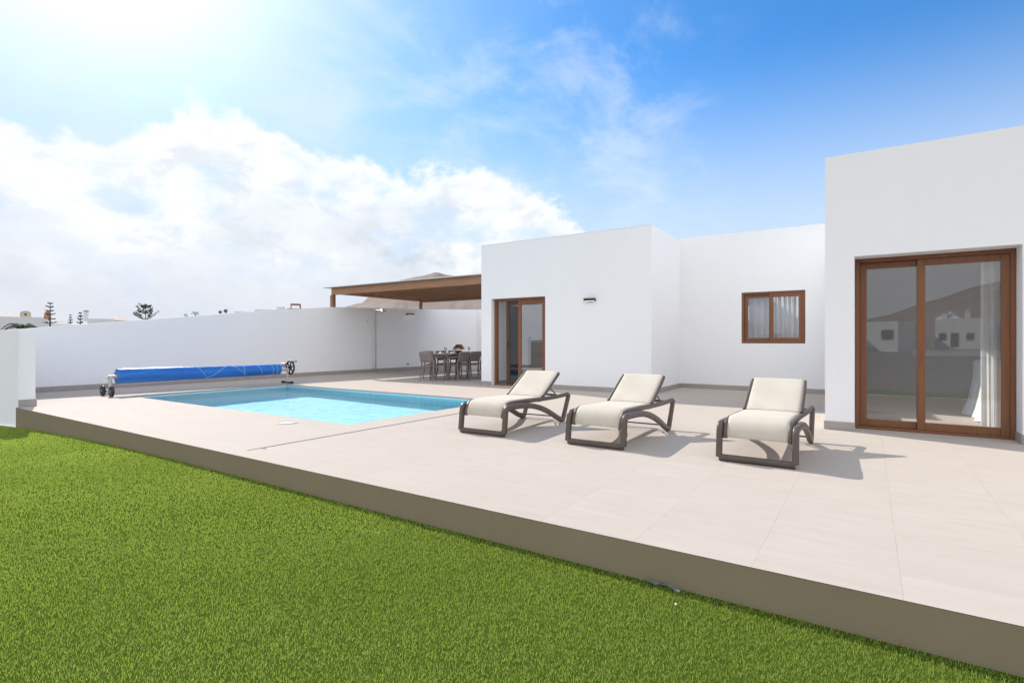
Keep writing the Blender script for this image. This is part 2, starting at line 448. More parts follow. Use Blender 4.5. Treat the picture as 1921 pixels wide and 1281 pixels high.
M['lamp_lit'] = mat('lit_diffuser', (0.85, 0.82, 0.72), 0.5, 0.02, 10, emit=((1.0, 0.88, 0.66), 1.4))

# ------------------------------------------------------------------ mesh helpers
class MB:
    def __init__(self): self.v = []; self.f = []; self.s = []
    def add(self, vs, fs, smooth=False):
        o = len(self.v); self.v += [tuple(p) for p in vs]
        self.f += [tuple(i + o for i in f) for f in fs]; self.s += [smooth] * len(fs)
        return self
    def box(self, x0, x1, y0, y1, z0, z1):
        vs = [(x, y, z) for z in (z0, z1) for y in (y0, y1) for x in (x0, x1)]
        return self.add(vs, [(0, 2, 3, 1), (4, 5, 7, 6), (0, 1, 5, 4), (2, 6, 7, 3), (0, 4, 6, 2), (1, 3, 7, 5)])
    def rbox(self, x0, x1, y0, y1, z0, z1, r=0.005, seg=2):
        bm = bmesh.new()
        bmesh.ops.create_cube(bm, size=1)
        for v in bm.verts:
            v.co = Vector(((x0 + x1) / 2 + v.co.x * (x1 - x0), (y0 + y1) / 2 + v.co.y * (y1 - y0), (z0 + z1) / 2 + v.co.z * (z1 - z0)))
        r = min(r, 0.45 * min(x1 - x0, y1 - y0, z1 - z0))
        bmesh.ops.bevel(bm, geom=list(bm.edges), offset=r, segments=seg, affect='EDGES', profile=0.5)
        return self.bm(bm)
    def bm(self, bm, smooth=False):
        bm.verts.index_update()
        self.add([v.co[:] for v in bm.verts], [[v.index for v in f.verts] for f in bm.faces], smooth)
        bm.free(); return self
    def tube(self, pts, rad, n=10, caps=True, ell=None, closed=False, up=None, sq=1.0):
        """tube along points; rad a number or a list; ell=(a,b) multiplies the two section axes"""
        P = [Vector(p) for p in pts]; N = len(P)
        rads = rad if isinstance(rad, (list, tuple)) else [rad] * N
        vs = []; prev = None
        for i in range(N):
            if closed: tn = (P[(i + 1) % N] - P[i - 1])
            else: tn = P[min(i + 1, N - 1)] - P[max(i - 1, 0)]
            tn.normalize()
            if up is not None: a = Vector(up)
            elif prev is None: a = Vector((0, 0, 1)) if abs(tn.z) < 0.9 else Vector((1, 0, 0))
            else: a = prev
            a = (a - tn * a.dot(tn)); a.normalize(); prev = a
            b = tn.cross(a)
            ea, eb = ell or (1, 1)
            for k in range(n):
                th = 2 * PI * k / n
                ct, st_ = math.cos(th), math.sin(th)
                vs.append(P[i] + a * (math.copysign(abs(ct) ** sq, ct) * rads[i] * ea) + b * (math.copysign(abs(st_) ** sq, st_) * rads[i] * eb))
        fs = []
        for i in range(N if closed else N - 1):
            j = (i + 1) % N
            for k in range(n):
                fs.append((i * n + k, i * n + (k + 1) % n, j * n + (k + 1) % n, j * n + k))
        self.add(vs, fs, True)
        if caps and not closed:
            self.add(vs[:n], [tuple(range(n))[::-1]]); self.add(vs[-n:], [tuple(range(n))])
        return self
    def cyl(self, p0, p1, r0, r1=None, n=16):
        return self.tube([p0, p1], [r0, r0 if r1 is None else r1], n)
    def lathe(self, c, prof, n=20, axis='z'):
        vs = []
        for (r, h) in prof:
            for k in range(n):
                th = 2 * PI * k / n; a, b = r * math.cos(th), r * math.sin(th)
                if axis == 'z': vs.append((c[0] + a, c[1] + b, c[2] + h))
                elif axis == 'y': vs.append((c[0] + a, c[1] + h, c[2] + b))
                else: vs.append((c[0] + h, c[1] + a, c[2] + b))
        fs = []
        for i in range(len(prof) - 1):
            for k in range(n):
                fs.append((i * n + k, i * n + (k + 1) % n, (i + 1) * n + (k + 1) % n, (i + 1) * n + k))
        return self.add(vs, fs, True)
    def prism(self, poly, axis, a0, a1):
        """extrude a 2D polygon; axis x: poly=(y,z), axis y: poly=(x,z), axis z: poly=(x,y)"""
        def pt(p, a): return {'x': (a, p[0], p[1]), 'y': (p[0], a, p[1]), 'z': (p[0], p[1], a)}[axis]
        n = len(poly)
        vs = [pt(p, a0) for p in poly] + [pt(p, a1) for p in poly]
        fs = [tuple(range(n))[::-1], tuple(range(n, 2 * n))] + [(i, (i + 1) % n, n + (i + 1) % n, n + i) for i in range(n)]
        return self.add(vs, fs)
    def solid(self, xs, ys, zs, fn):
        """rectilinear solid: only the boundary faces of the cells for which fn(centre) holds"""
        xs, ys, zs = sorted(set(xs)), sorted(set(ys)), sorted(set(zs))
        nx, ny, nz = len(xs) - 1, len(ys) - 1, len(zs) - 1
        S = {(i, j, k) for i in range(nx) for j in range(ny) for k in range(nz)
             if fn((xs[i] + xs[i + 1]) / 2, (ys[j] + ys[j + 1]) / 2, (zs[k] + zs[k + 1]) / 2)}
        idx = {}; vs = []; fs = []
        def V(i, j, k):
            if (i, j, k) not in idx: idx[(i, j, k)] = len(vs); vs.append((xs[i], ys[j], zs[k]))
            return idx[(i, j, k)]
        for (i, j, k) in S:
            a = lambda di, dj, dk: V(i + di, j + dj, k + dk)
            if (i - 1, j, k) not in S: fs.append((a(0,0,0), a(0,0,1), a(0,1,1), a(0,1,0)))
            if (i + 1, j, k) not in S: fs.append((a(1,0,0), a(1,1,0), a(1,1,1), a(1,0,1)))
            if (i, j - 1, k) not in S: fs.append((a(0,0,0), a(1,0,0), a(1,0,1), a(0,0,1)))
            if (i, j + 1, k) not in S: fs.append((a(0,1,0), a(0,1,1), a(1,1,1), a(1,1,0)))
            if (i, j, k - 1) not in S: fs.append((a(0,0,0), a(0,1,0), a(1,1,0), a(1,0,0)))
            if (i, j, k + 1) not in S: fs.append((a(0,0,1), a(1,0,1), a(1,1,1), a(0,1,1)))
        return self.add(vs, fs)
    def sheet(self, xs, ys, z, fn=lambda x, y: True):
        xs, ys = sorted(set(xs)), sorted(set(ys))
        zf = z if callable(z) else (lambda x, y: z)
        idx = {}; vs = []; fs = []
        def V(i, j):
            if (i, j) not in idx: idx[(i, j)] = len(vs); vs.append((xs[i], ys[j], zf(xs[i], ys[j])))
            return idx[(i, j)]
        for i in range(len(xs) - 1):
            for j in range(len(ys) - 1):
                if fn((xs[i] + xs[i + 1]) / 2, (ys[j] + ys[j + 1]) / 2):
                    fs.append((V(i, j), V(i + 1, j), V(i + 1, j + 1), V(i, j + 1)))
        return self.add(vs, fs)
    def obj(self, name, m, parent=None, local=False, recalc=True):
        me = bpy.data.meshes.new(name)
        off = Vector((0, 0, 0))
        if parent is not None and not local:
            p = parent
            while p is not None: off += p.location; p = p.parent
        me.from_pydata([tuple(Vector(v) - off) for v in self.v], [], self.f)
        me.polygons.foreach_set('use_smooth', self.s)
        me.materials.append(m); me.update()
        if recalc:
          bmx = bmesh.new(); bmx.from_mesh(me); bmesh.ops.recalc_face_normals(bmx, faces=bmx.faces); bmx.to_mesh(me); bmx.free()
        o = bpy.data.objects.new(name, me); col.objects.link(o)
        if parent is not None: o.parent = parent
        return o

def thing(name, label, cat, loc=(0, 0, 0), group=None, rz=0):
    o = bpy.data.objects.new(name, None); col.objects.link(o)
    o.location = loc; o.rotation_euler = (0, 0, rz); o.empty_display_size = 0.2
    return tag(o, label, cat, group)
def tag(o, label, cat, group=None):
    o['label'] = label; o['category'] = cat
    if group: o['group'] = group
    return o
def structure(o, kind='structure'): o['kind'] = kind; return o
def dup(root, loc, rz=None, label=None):
    def cp(o, parent):
        c = o.copy(); col.objects.link(c)
        if parent is not None: c.parent = parent
        for ch in o.children: cp(ch, c)
        return c
    r = cp(root, None); r.location = loc
    if rz is not None: r.rotation_euler = (0, 0, rz)
    if label: r['label'] = label
    return r
def at(u, d, v=640.5):
    """point seen at photo pixel (u, v), d metres in front of the eye plane"""
    l = (u - 960.5) / 1002.0 * d
    p = RT * l + FW * d
    return Vector((p.x, p.y, CH + (640.5 - v) * d / 1002.0))

# ================================================================== ground, lawn, terrace, pool
DECK_Y = 2.815
PX0, PX1, PY0, PY1 = -12.40, -5.72, 4.68, 8.16       # pool opening
TX0, TX1, TY1 = -14.9, 9.0, 20.0
def lawn_z(x, y):
    t = max(0.0, (-6.0 - x) / 5.86)
    return -0.196 - 0.14 * t * t
gx = [-4000, TX0 - 0.2, 9.0, 4000]; gy = [-4000, -1.2, TY1, 4000]
structure(MB().sheet(gx, gy, -0.62, lambda x, y: not (TX0 - 0.2 < x < 9 and -1.2 < y < TY1)).obj('ground', M['ground']))
lx = [TX0 - 0.2] + [i * 0.5 for i in range(-30, 19)]
ly = [-1.2 + i * 0.4 for i in range(11)] + [DECK_Y]
structure(MB().sheet([x for x in lx], ly, lawn_z).obj('lawn', M['soil']))
structure(MB().prism([(TX0 - 0.2, -0.62), (9, -0.62), (9, -0.2), (TX0 - 0.2, -0.2)], 'y', -1.30, -1.2).obj('lawn_kerb', M['fascia']))

# terrace: paving sheet with the pool opening, and its taupe front edge
tb = MB().sheet([TX0, -11.86, PX0, PX1, TX1], [DECK_Y, 3.0, PY0, PY1, TY1], 0.0, lambda x, y: not (PX0 < x < PX1 and PY0 < y < PY1) and not (x < -11.86 and y < 3.0))
terrace = structure(tb.obj('terrace', M['tile']))
fm = MB().box(-11.859, TX1, DECK_Y + 0.001, DECK_Y + 0.20, -0.62, -0.003)
structure(fm.obj('terrace_edge', M['fascia']))

pool = thing('swimming_pool', 'rectangular swimming pool sunk in the pale terrace with light blue lining', 'swimming pool', ((PX0 + PX1) / 2, (PY0 + PY1) / 2, -1.25))
PD = -1.25
bb = MB()
bb.add([(PX0, PY0, PD), (PX1, PY0, PD), (PX1, PY1, PD), (PX0, PY1, PD), (PX0, PY0, -0.03), (PX1, PY0, -0.03), (PX1, PY1, -0.03), (PX0, PY1, -0.03)],
       [(0, 1, 2, 3), (0, 4, 5, 1), (1, 5, 6, 2), (2, 6, 7, 3), (3, 7, 4, 0)])
basin = bb.obj('basin', M['basin'], pool)
basin.cycles.is_caustics_receiver = True
rim = MB()
rim.solid([PX0 - 0.02, PX0, PX1, PX1 + 0.02], [PY0 - 0.02, PY0, PY1, PY1 + 0.02], [-0.03, -0.003], lambda x, y, z: not (PX0 < x < PX1 and PY0 < y < PY1))
rim.obj('coping', M['skirting'], pool)
st = MB()
for k in range(3):
    st.box(PX1 - 0.32 * (3 - k), PX1 - 0.001, PY1 - 1.0, PY1 - 0.001, PD + 0.27 * k + 0.002, PD + 0.27 * (k + 1))
st.obj('steps', M['basin'], pool).cycles.is_caustics_receiver = True
wt = MB().sheet([PX0 + (PX1 - PX0) * i / 130 for i in range(131)], [PY0 + (PY1 - PY0) * i / 70 for i in range(71)],
    lambda x, y: -0.055 + 0.0030 * mnoise.fractal(Vector((x * 2.0, y * 2.6, 0.3)), 0.8, 2.1, 3))
wt.s = [True] * len(wt.s)
water = structure(wt.obj('pool_water', M['water'], recalc=False))
water.cycles.is_caustics_caster = True

sd = MB()
sd.box(-5.228, -5.208, 3.16, 20 - 10.2, 0.0005, 0.004); sd.box(-5.228, -5.14, 3.14, 3.16, 0.0005, 0.004)
sd.box(-5.228, -5.212, 3.0, 3.14, 0.0005, 0.003)
tag(sd.obj('drain_slot', M['slot']), 'thin dark drainage slot running across the paving beside the pool', 'drain')
sk = thing('skimmer_lid', 'round pale skimmer lid set in the paving near the pool edge', 'lid', (-6.54, 4.32, 0))
MB().lathe((-6.54, 4.32, 0.0), [(0.0, 0.006), (0.10, 0.006), (0.115, 0.003)], 32).obj('cover_plate', M['lid'], sk)
MB().lathe((-6.54, 4.32, 0.0), [(0.117, 0.001), (0.117, 0.008), (0.13, 0.008), (0.133, 0.001)], 32).obj('ring', M['skirting'], sk)

# artificial turf blades: finer and denser close to the viewer
def turf():
    xs_all, ys_all, w_all = [], [], []
    def zone(n, x0, x1, y0, y1, keep, w):
        x = rng.uniform(x0, x1, n); y = rng.uniform(y0, y1, n)
        k = keep(x, y); xs_all.append(x[k]); ys_all.append(y[k]); w_all.append(np.full(k.sum(), w))
    dep = lambda x, y: x * FW.x + y * FW.y
    lat = lambda x, y: x * RT.x + y * RT.y
    inv = lambda x, y: np.abs(lat(x, y)) < 1.06 * dep(x, y) + 1.6
    zone(560000, -6.2, 3.0, -1.1, DECK_Y - 0.006, lambda x, y: inv(x, y) & (dep(x, y) > 1.5) & (dep(x, y) < 3.6), 0.0017)
    zone(400000, -9.6, 1.5, -0.6, DECK_Y - 0.006, lambda x, y: inv(x, y) & (dep(x, y) >= 3.6) & (dep(x, y) < 6.0), 0.0027)
    zone(250000, TX0, -3.0, -0.6, DECK_Y - 0.006, lambda x, y: inv(x, y) & (dep(x, y) >= 6.0), 0.0050)
    zone(60000, TX0, 8.5, -1.15, DECK_Y - 0.006, lambda x, y: ~(inv(x, y) & (dep(x, y) > 1.5)), 0.012)
    x = np.concatenate(xs_all); y = np.concatenate(ys_all); w = np.concatenate(w_all)
    k = ~((x < -11.86) & (y > 2.84)); x, y, w = x[k], y[k], w[k]
    n = len(x)
    t = np.maximum(0, (-6.0 - x) / 5.86); z = -0.196 - 0.14 * t * t
    # leaning in drifts, like brushed turf
    ph = 1.3 * np.sin(1.9 * x + 0.7 * np.sin(2.3 * y)) + 1.1 * np.sin(2.7 * y + 1.3 * np.sin(1.1 * x))
    ang = 0.8 * ph + rng.normal(0, 1.7, n)
    lean = np.abs(rng.normal(0.40, 0.26, n))
    hgt = rng.uniform(0.010, 0.018, n)
    fa = rng.uniform(0, 2 * PI, n)
    cx, sx = np.cos(fa) * w / 2, np.sin(fa) * w / 2
    dx, dy = np.cos(ang), np.sin(ang)
    V = np.empty((n, 5, 3), dtype=np.float32)
    mid = 0.55
    m_off = lean * hgt * 0.40; t_off = lean * hgt * 1.15
    V[:, 0] = np.stack([x - cx, y - sx, z - 0.002], 1); V[:, 1] = np.stack([x + cx, y + sx, z - 0.002], 1)
    V[:, 2] = np.stack([x + cx * 0.85 + dx * m_off, y + sx * 0.85 + dy * m_off, z + hgt * mid], 1)
    V[:, 3] = np.stack([x - cx * 0.85 + dx * m_off, y - sx * 0.85 + dy * m_off, z + hgt * mid], 1)
    V[:, 4] = np.stack([x + dx * t_off, y + dy * t_off, z + hgt * np.clip(1.0 - 0.28 * lean, 0.5, 1)], 1)
    np.minimum(V[:, :, 1], DECK_Y + 0.008, out=V[:, :, 1])
    me = bpy.data.meshes.new('grass')
    me.vertices.add(5 * n); me.vertices.foreach_set('co', V.ravel())
    b0 = (np.arange(n) * 5)[:, None]
    quads = (b0 + np.array([0, 1, 2, 3])); tris = (b0 + np.array([3, 2, 4]))
    loops = np.concatenate([quads.ravel(), tris.ravel()]).astype(np.int32)
    starts = np.concatenate([np.arange(n) * 4, 4 * n + np.arange(n) * 3]).astype(np.int32)
    me.loops.add(len(loops)); me.loops.foreach_set('vertex_index', loops)
    me.polygons.add(2 * n); me.polygons.foreach_set('loop_start', starts)
    me.update(calc_edges=True)
    tint = np.clip(rng.beta(2.2, 2.4, n) + 0.08 * np.sin(3 * x + 2 * np.sin(2 * y)), 0, 1)
    a = me.attributes.new('tint', 'FLOAT', 'POINT'); a.data.foreach_set('value', np.repeat(tint, 5).astype(np.float32))
    me.materials.append(M['blade'])
    o = bpy.data.objects.new('grass', me); col.objects.link(o)
    tag(o, 'bright green artificial turf covering the lawn in front of the terrace', 'grass')
    return structure(o, 'stuff')
turf()

# ================================================================== boundary walls
WX = -14.9
prof = [(2.85, 1.27), (3.07, 1.30), (9.25, 2.03), (11.55, 2.25), (16.06, 2.40), (19.4, 2.55), (19.65, 2.55)]
bw = thing('boundary_wall', 'long white boundary wall with sloping top behind the pool', 'wall', (WX - 0.1, 10, -0.62))
MB().prism([(p[0], p[1]) for p in prof] + [(19.65, -0.62), (2.85, -0.62)], 'x', WX - 0.22, WX).obj('wall', M['plaster_wall'], bw)
MB().box(WX, -8.3, 19.4, 19.65, -0.62, 2.55).obj('wall', M['plaster_wall'], bw)
MB().rbox(WX, WX + 0.014, 3.07, 19.4, 0.001, 0.115, 0.003).obj('skirting', M['skirting'], bw)
gw = thing('garden_wall', 'short white wall stub between lawn and terrace at the left edge', 'wall', (-13.3, 2.96, -0.62))
MB().prism([(2.85, -0.62), (3.07, -0.62), (3.07, 1.295), (2.85, 1.295)], 'x', WX, -11.86).obj('wall', M['plaster_wall'], gw)
MB().rbox(-11.859, -11.846, 2.846, 3.072, 0.001, 0.12, 0.003).obj('skirting', M['skirting'], gw)
MB().rbox(WX + 0.015, -11.846, 3.072, 3.085, 0.001, 0.12, 0.003).obj('skirting', M['skirting'], gw)

# ================================================================== villa
villa = thing('villa', 'white flat roofed villa of three blocks with brown framed doors and window', 'house', (-1.0, 13.0, 0.0))
LX0, LX1, LY = -8.2, -3.77, 10.87        # living block
RY = 12.92                                # recessed wall
BX0, BX1, BY = -0.46, 6.0, 7.79           # bedroom block
BK = 18.0
LT, RTOP, BT = 3.53, 3.565, 3.41
D1 = (-7.885, -6.325, 2.165)              # small door opening x0 x1 top
W1 = (-2.395, -1.125, 1.055, 2.20)        # window opening
D2 = (-0.148, 1.368, 2.142)               # big door opening
SIDE = (13.2, 15.6)  # unseen side opening added to let light into the living room
BACKW = (-7.3, -5.3)
def vsolid(x, y, z):
    inl = LX0 < x < LX1 and LY < y < BK
    inr = LX1 < x < BX0 and RY < y < BK
    inb = BX0 < x < BX1 and BY < y < BK
    if not (inl or inr or inb): return False
    top = LT if inl else RTOP if inr else BT
    if z > top: return False
    ii = LX0 + 0.25 < x < LX1 - 0.25 and LY + 0.25 < y < BK - 0.25
    ri = LX1 < x < BX0 - 0.0 and RY + 0.25 < y < BK - 0.25
    bi = BX0 + 0.2 < x < BX1 - 0.25 and BY + 0.35 < y < 13.2
    bup = BX0 + 0.2 < x < BX1 - 0.25 and BY + 0.25 < y < BK - 0.25
    if z > 2.95: return not (ii or ri or bup)
    if inl and -7.4 < x < -5.0 and 13.2 < y < 15.6 and z > 2.5: return False  # roof opening added out of view to brighten the living room
    if z < 2.6 and (ii or ri or bi): return False
    if inl and D1[0] < x < D1[1] and y < LY + 0.25 and z < D1[2]: return False
    if inr and W1[0] < x < W1[1] and y < RY + 0.25 and W1[2] < z < W1[3]: return False
    if inb and D2[0] < x < D2[1] and y < BY + 0.35 and z < D2[2]: return False
    if inl and x < LX0 + 0.25 and SIDE[0] < y < SIDE[1] and z < 2.2: return False
    if inr and -3.3 < x < -0.9 and 13.35 < y < 14.8 and z > 2.55: return False  # unseen roof opening added to bring sun onto the window curtains
    if inr and y > BK - 0.25 and -3.3 < x < -0.9 and 0.5 < z < 2.2: return False  # back opening added out of view so the curtains are lit from behind
    if inb and x < BX0 + 0.2 and 8.3 < y < 10.6 and 0.5 < z < 2.2: return False  # unseen opening added to let sun reach the bed and curtain
    if inb and x > BX1 - 0.25 and 9.2 < y < 12.4 and 0.5 < z < 2.2: return False  # unseen opening added for more daylight in the bedroom
    if inl and y > BK - 0.25 and BACKW[0] < x < BACKW[1] and z < 2.2: return False
    return True
wm = MB()
wm.solid([LX0, LX0 + .25, *BACKW, -7.4, -5.0, D1[0], D1[1], LX1 - .25, LX1, -3.3, -0.9, W1[0], W1[1], BX0, BX0 + .2, D2[0], D2[1], BX1 - .25, BX1],
         [BY, BY + .25, BY + .35, LY, LY + .25, 8.3, 9.2, 10.6, 12.4, RY, RY + .25, 13.2, 13.35, 14.8, *SIDE, BK - .25, BK],
         [-0.4, 0.0, 0.5, W1[2], D1[2], D2[2], W1[3], 2.2, 2.6, 2.95, BT, LT, RTOP], vsolid)
wm.obj('wall', M['plaster'], villa)
fl = MB()
fl.sheet([LX0 + .25, LX1 - .25], [LY + .25, BK - .25], 0.006); fl.sheet([BX0 + .2, BX1 - .25], [BY + .35, 13.2], 0.006); fl.sheet([LX1, BX0], [RY + .25, BK - .25], 0.006)
fl.obj('floor', M['tile'], villa)
rf = MB()
rf.sheet([LX0 + .25, -7.4, -5.0, LX1 - .25], [LY + .25, 13.2, 15.6, BK - .25], 2.956, lambda x, y: not (-7.4 < x < -5.0 and 13.2 < y < 15.6)); rf.sheet([BX0 + .2, BX1 - .25], [BY + .25, BK - .25], 2.956)
rf.obj('roof', M['roof_grey'], villa)
for q in (
        (LX0 - .012, D1[0], LY - .012, LY - .0005, 0.001, 0.10, 0.003),
        (D1[1], LX1 + .012, LY - .012, LY - .0005, 0.001, 0.10, 0.003),
        (LX1 + .0005, LX1 + .012, LY, RY - .0005, 0.001, 0.10, 0.003),
        (LX1 + .0125, BX0 - .0005, RY - .012, RY - .0005, 0.001, 0.10, 0.003),
        (BX0 - .012, D2[0], BY - .012, BY - .0005, 0.001, 0.105, 0.003),
        (D2[1], BX1, BY - .012, BY - .0005, 0.001, 0.105, 0.003),
        (LX0 - .012, LX0 - .0005, LY, BK, 0.001, 0.10, 0.003),
        (LX0 + .2505, LX0 + .262, LY + .25, SIDE[0], 0.007, 0.09, 0.003),
        (LX0 + .262, LX1 - .262, BK - .262, BK - .2505, 0.007, 0.09, 0.003),
        (D2[1] + .0005 - .012, D2[1] - .0005, BY + .0005, BY + .28, 0.001, 0.105, 0.003),
        ):
    MB().rbox(*q).obj('skirting', M['skirting'], villa)
cap = MB()
cap.box(LX0 - .004, LX1 + .004, LY - .004, LY + .25, LT + .0005, LT + .012)
cap.obj('parapet_cap', M['plaster'], villa)

def sash(x0, x1, z0, z1, y0, y1, sw, bw_, name, parent, wood='frame_wood'):
    m = MB()
    m.rbox(x0, x0 + sw, y0, y1, z0, z1, 0.004); m.rbox(x1 - sw, x1, y0, y1, z0, z1, 0.004)
    m.rbox(x0 + sw + .0003, x1 - sw - .0003, y0 + .001, y1 - .001, z1 - sw, z1 - .0005, 0.004)
    m.rbox(x0 + sw + .0003, x1 - sw - .0003, y0 + .001, y1 - .001, z0 + .0005, z0 + bw_, 0.004)
    return m.obj(name, M[wood], parent)
def pane(x0, x1, z0, z1, y, parent, g='glass'):
    return MB().box(x0, x1, y - .004, y + .004, z0, z1).obj('glass_pane', M[g], parent)
def outer(x0, x1, z0, z1, y0, y1, t, name, parent, sill=True):
    m = MB()
    m.rbox(x0, x0 + t, y0, y1, z0, z1, 0.003); m.rbox(x1 - t, x1, y0, y1, z0, z1, 0.003)
    m.rbox(x0 + t + .0003, x1 - t - .0003, y0 + .001, y1, z1 - t, z1 - .0005, 0.003)
    m.rbox(x0 + t + .0003, x1 - t - .0003, y0 + .001, y1, z0 + .0005, z0 + (0.03 if sill else t), 0.003)
    return m.obj(name, M['frame_wood'], parent)
def handle(x, y, z, parent, L=0.16):
    m = MB(); m.rbox(x - .012, x + .012, y - .012, y, z - L / 2, z + L / 2, 0.004); m.tube([(x, y - .01, z), (x, y - .045, z), (x + .05, y - .05, z)], 0.008, 8)
    return m.obj('handle', M['black'], parent)

# bedroom sliding door: the left leaf sits behind the right one
y = BY + 0.285
bd = outer(D2[0] + .004, D2[1] - .004, 0.002, D2[2] - .004, y, y + .12, 0.045, 'sliding_door', villa)
bd['label'] = 'wide closed sliding door'
xm = 0.53
sash(D2[0] + .05, xm + .03, 0.034, D2[2] - .052, y + .065, y + .105, 0.075, 0.085, 'door_leaf', bd)
sash(xm - .045, D2[1] - .05, 0.034, D2[2] - .052, y + .012, y + .052, 0.078, 0.09, 'door_leaf', bd)
pane(D2[0] + .12, xm - .04, 0.11, D2[2] - .125, y + .085, bd)
pane(xm + .03, D2[1] - .125, 0.115, D2[2] - .125, y + .032, bd)
# living room sliding door, left leaf half pushed open
y = LY + 0.125
ld = outer(D1[0] + .004, D1[1] - .004, 0.002, D1[2] - .004, y, y + .11, 0.06, 'sliding_door', villa)
ld['label'] = 'half open sliding door'
sash(-7.56, -6.70, 0.034, D1[2] - .065, y + .06, y + .10, 0.10, 0.09, 'door_leaf', ld, 'leaf_wood')['label'] = 'inner leaf with handle, wood colour darkened as if backlit'
sash(-7.175, D1[1] - .065, 0.034, D1[2] - .065, y + .008, y + .048, 0.095, 0.09, 'door_leaf', ld)
pane(-7.47, -6.79, 0.115, D1[2] - .19, y + .08, ld)
pane(-7.09, D1[1] - .155, 0.115, D1[2] - .17, y + .028, ld, 'glass_coated')
handle(-7.51, y + .058, 1.03, ld)
# window
y = RY + 0.035
wd = outer(W1[0] + .003, W1[1] - .003, W1[2] + .003, W1[3] - .003, y, y + .11, 0.045, 'window', villa, False)
xm = -1.785
sash(W1[0] + .048, xm + .02, W1[2] + .048, W1[3] - .048, y + .06, y + .10, 0.075, 0.075, 'sash', wd)
sash(xm - .04, W1[1] - .048, W1[2] + .048, W1[3] - .048, y + .01, y + .05, 0.078, 0.078, 'sash', wd)
pane(W1[0] + .11, xm - .04, W1[2] + .115, W1[3] - .115, y + .08, wd, 'glass_plain')
pane(xm + .03, W1[1] - .12, W1[2] + .12, W1[3] - .12, y + .03, wd, 'glass_plain')

def curtain(name, x0, x1, z0, z1, y, amp, folds, label, slant=0.0, ph=0.0):
    m = MB(); n = int(folds * 10); zs = 14
    vs = []; fs = []
    for j in range(zs + 1):
        tz = j / zs; z = z0 + (z1 - z0) * tz
        for i in range(n + 1):
            t = i / n
            a = amp * (1.15 - 0.5 * tz)
            yy = y + a * math.sin(2 * PI * folds * t + ph + 0.5 * math.sin(5 * t)) + 0.4 * a * math.sin(2 * PI * folds * 2.3 * t + 1.0 + tz)
            vs.append((x0 + (x1 - x0) * t + slant * (1 - tz) * math.sin(6 * t), yy, z))
    for j in range(zs):
        for i in range(n): fs.append((j * (n + 1) + i, j * (n + 1) + i + 1, (j + 1) * (n + 1) + i + 1, (j + 1) * (n + 1) + i))
    m.add(vs, fs, True)
    return tag(m.obj(name, M['sheer']), label, 'curtain')
curtain('curtain', W1[0] + .10, -1.80, 0.75, 2.42, RY + .30, 0.028, 4, 'white curtain with loose folds behind the left pane of the small window', 0.03)
curtain('curtain', -1.79, W1[1] - .09, 0.75, 2.42, RY + .30, 0.032, 6, 'white curtain with tight folds behind the right pane of the small window', 0.03, 1.0)
curtain('curtain', -7.02, -6.42, 0.03, 2.5, LY + .48, 0.03, 5, 'white sheer curtain behind the right leaf of the half open door', 0.01, 0.4)
curtain('curtain', 1.09, 1.42, 0.03, 2.45, BY + .46, 0.035, 4, 'long white sheer curtain at the right side of the bedroom door', 0.02)

# bed with a white spread hanging to the floor
bed = thing('bed', 'bed under a white spread seen through the bedroom sliding door', 'bed', (2.3, 10.3, 0.006))
MB().rbox(1.42, 3.3, 9.5, 11.0, 0.10, 0.50, 0.02).obj('bed_base', M['timber_dark'], bed)
def spread():
    m = MB(); N = 56; x0, x1, y0, y1, top = 1.36, 3.32, 9.42, 11.05, 0.80
    per = []
    for k in range(N):
        t = k / N * 4; e = int(t); q = t - e
        per.append([(x0 + (x1 - x0) * q, y0), (x1, y0 + (y1 - y0) * q), (x1 - (x1 - x0) * q, y1), (x0, y1 - (y1 - y0) * q)][e])
    cxx, cyy = (x0 + x1) / 2, (y0 + y1) / 2
    rings = [(0.0, 0.03, 0), (0.7, 0.035, 0), (0.94, 0.02, 0), (1.0, -0.03, 0), (1.01, -0.18, .25), (1.03, -0.36, .6), (1.06, -0.60, 1.0), (1.09, -0.785, 1.4)]
    vs = []
    for (s_, dz, w) in rings:
        for k, (px, py) in enumerate(per):
            f = 1 + w * 0.055 * math.sin(k * 1.9) + w * 0.03 * math.sin(k * 0.8 + 1)
            vs.append((cxx + (px - cxx) * s_ * f, cyy + (py - cyy) * s_ * f, top + dz + 0.008 * math.sin(px * 7 + py * 5)))
    fs = [(i * N + k, i * N + (k + 1) % N, (i + 1) * N + (k + 1) % N, (i + 1) * N + k) for i in range(len(rings) - 1) for k in range(N)]
    return m.add(vs, fs, True)
spread().obj('bedspread', M['linen'], bed)
def pillow_mb(cx_, cy_, cz, a, b, c):
    m = MB(); n1, n2 = 18, 10; vs = []
    for j in range(n2 + 1):
        ph = -PI / 2 + PI * j / n2
        for i in range(n1):
            th = 2 * PI * i / n1
            q = lambda v: math.copysign(abs(v) ** 0.55, v)
            vs.append((cx_ + a * q(math.cos(th)) * math.cos(ph) ** 0.6, cy_ + b * q(math.sin(th)) * math.cos(ph) ** 0.6, cz + c * math.sin(ph)))
    fs = [(j * n1 + i, j * n1 + (i + 1) % n1, (j + 1) * n1 + (i + 1) % n1, (j + 1) * n1 + i) for j in range(n2) for i in range(n1)]
    return m.add(vs, fs, True)
tag(pillow_mb(2.9, 9.85, 0.94, 0.26, 0.33, 0.10).obj('pillow', M['linen']), 'white pillow lying on the bed nearer the sliding door', 'pillow')

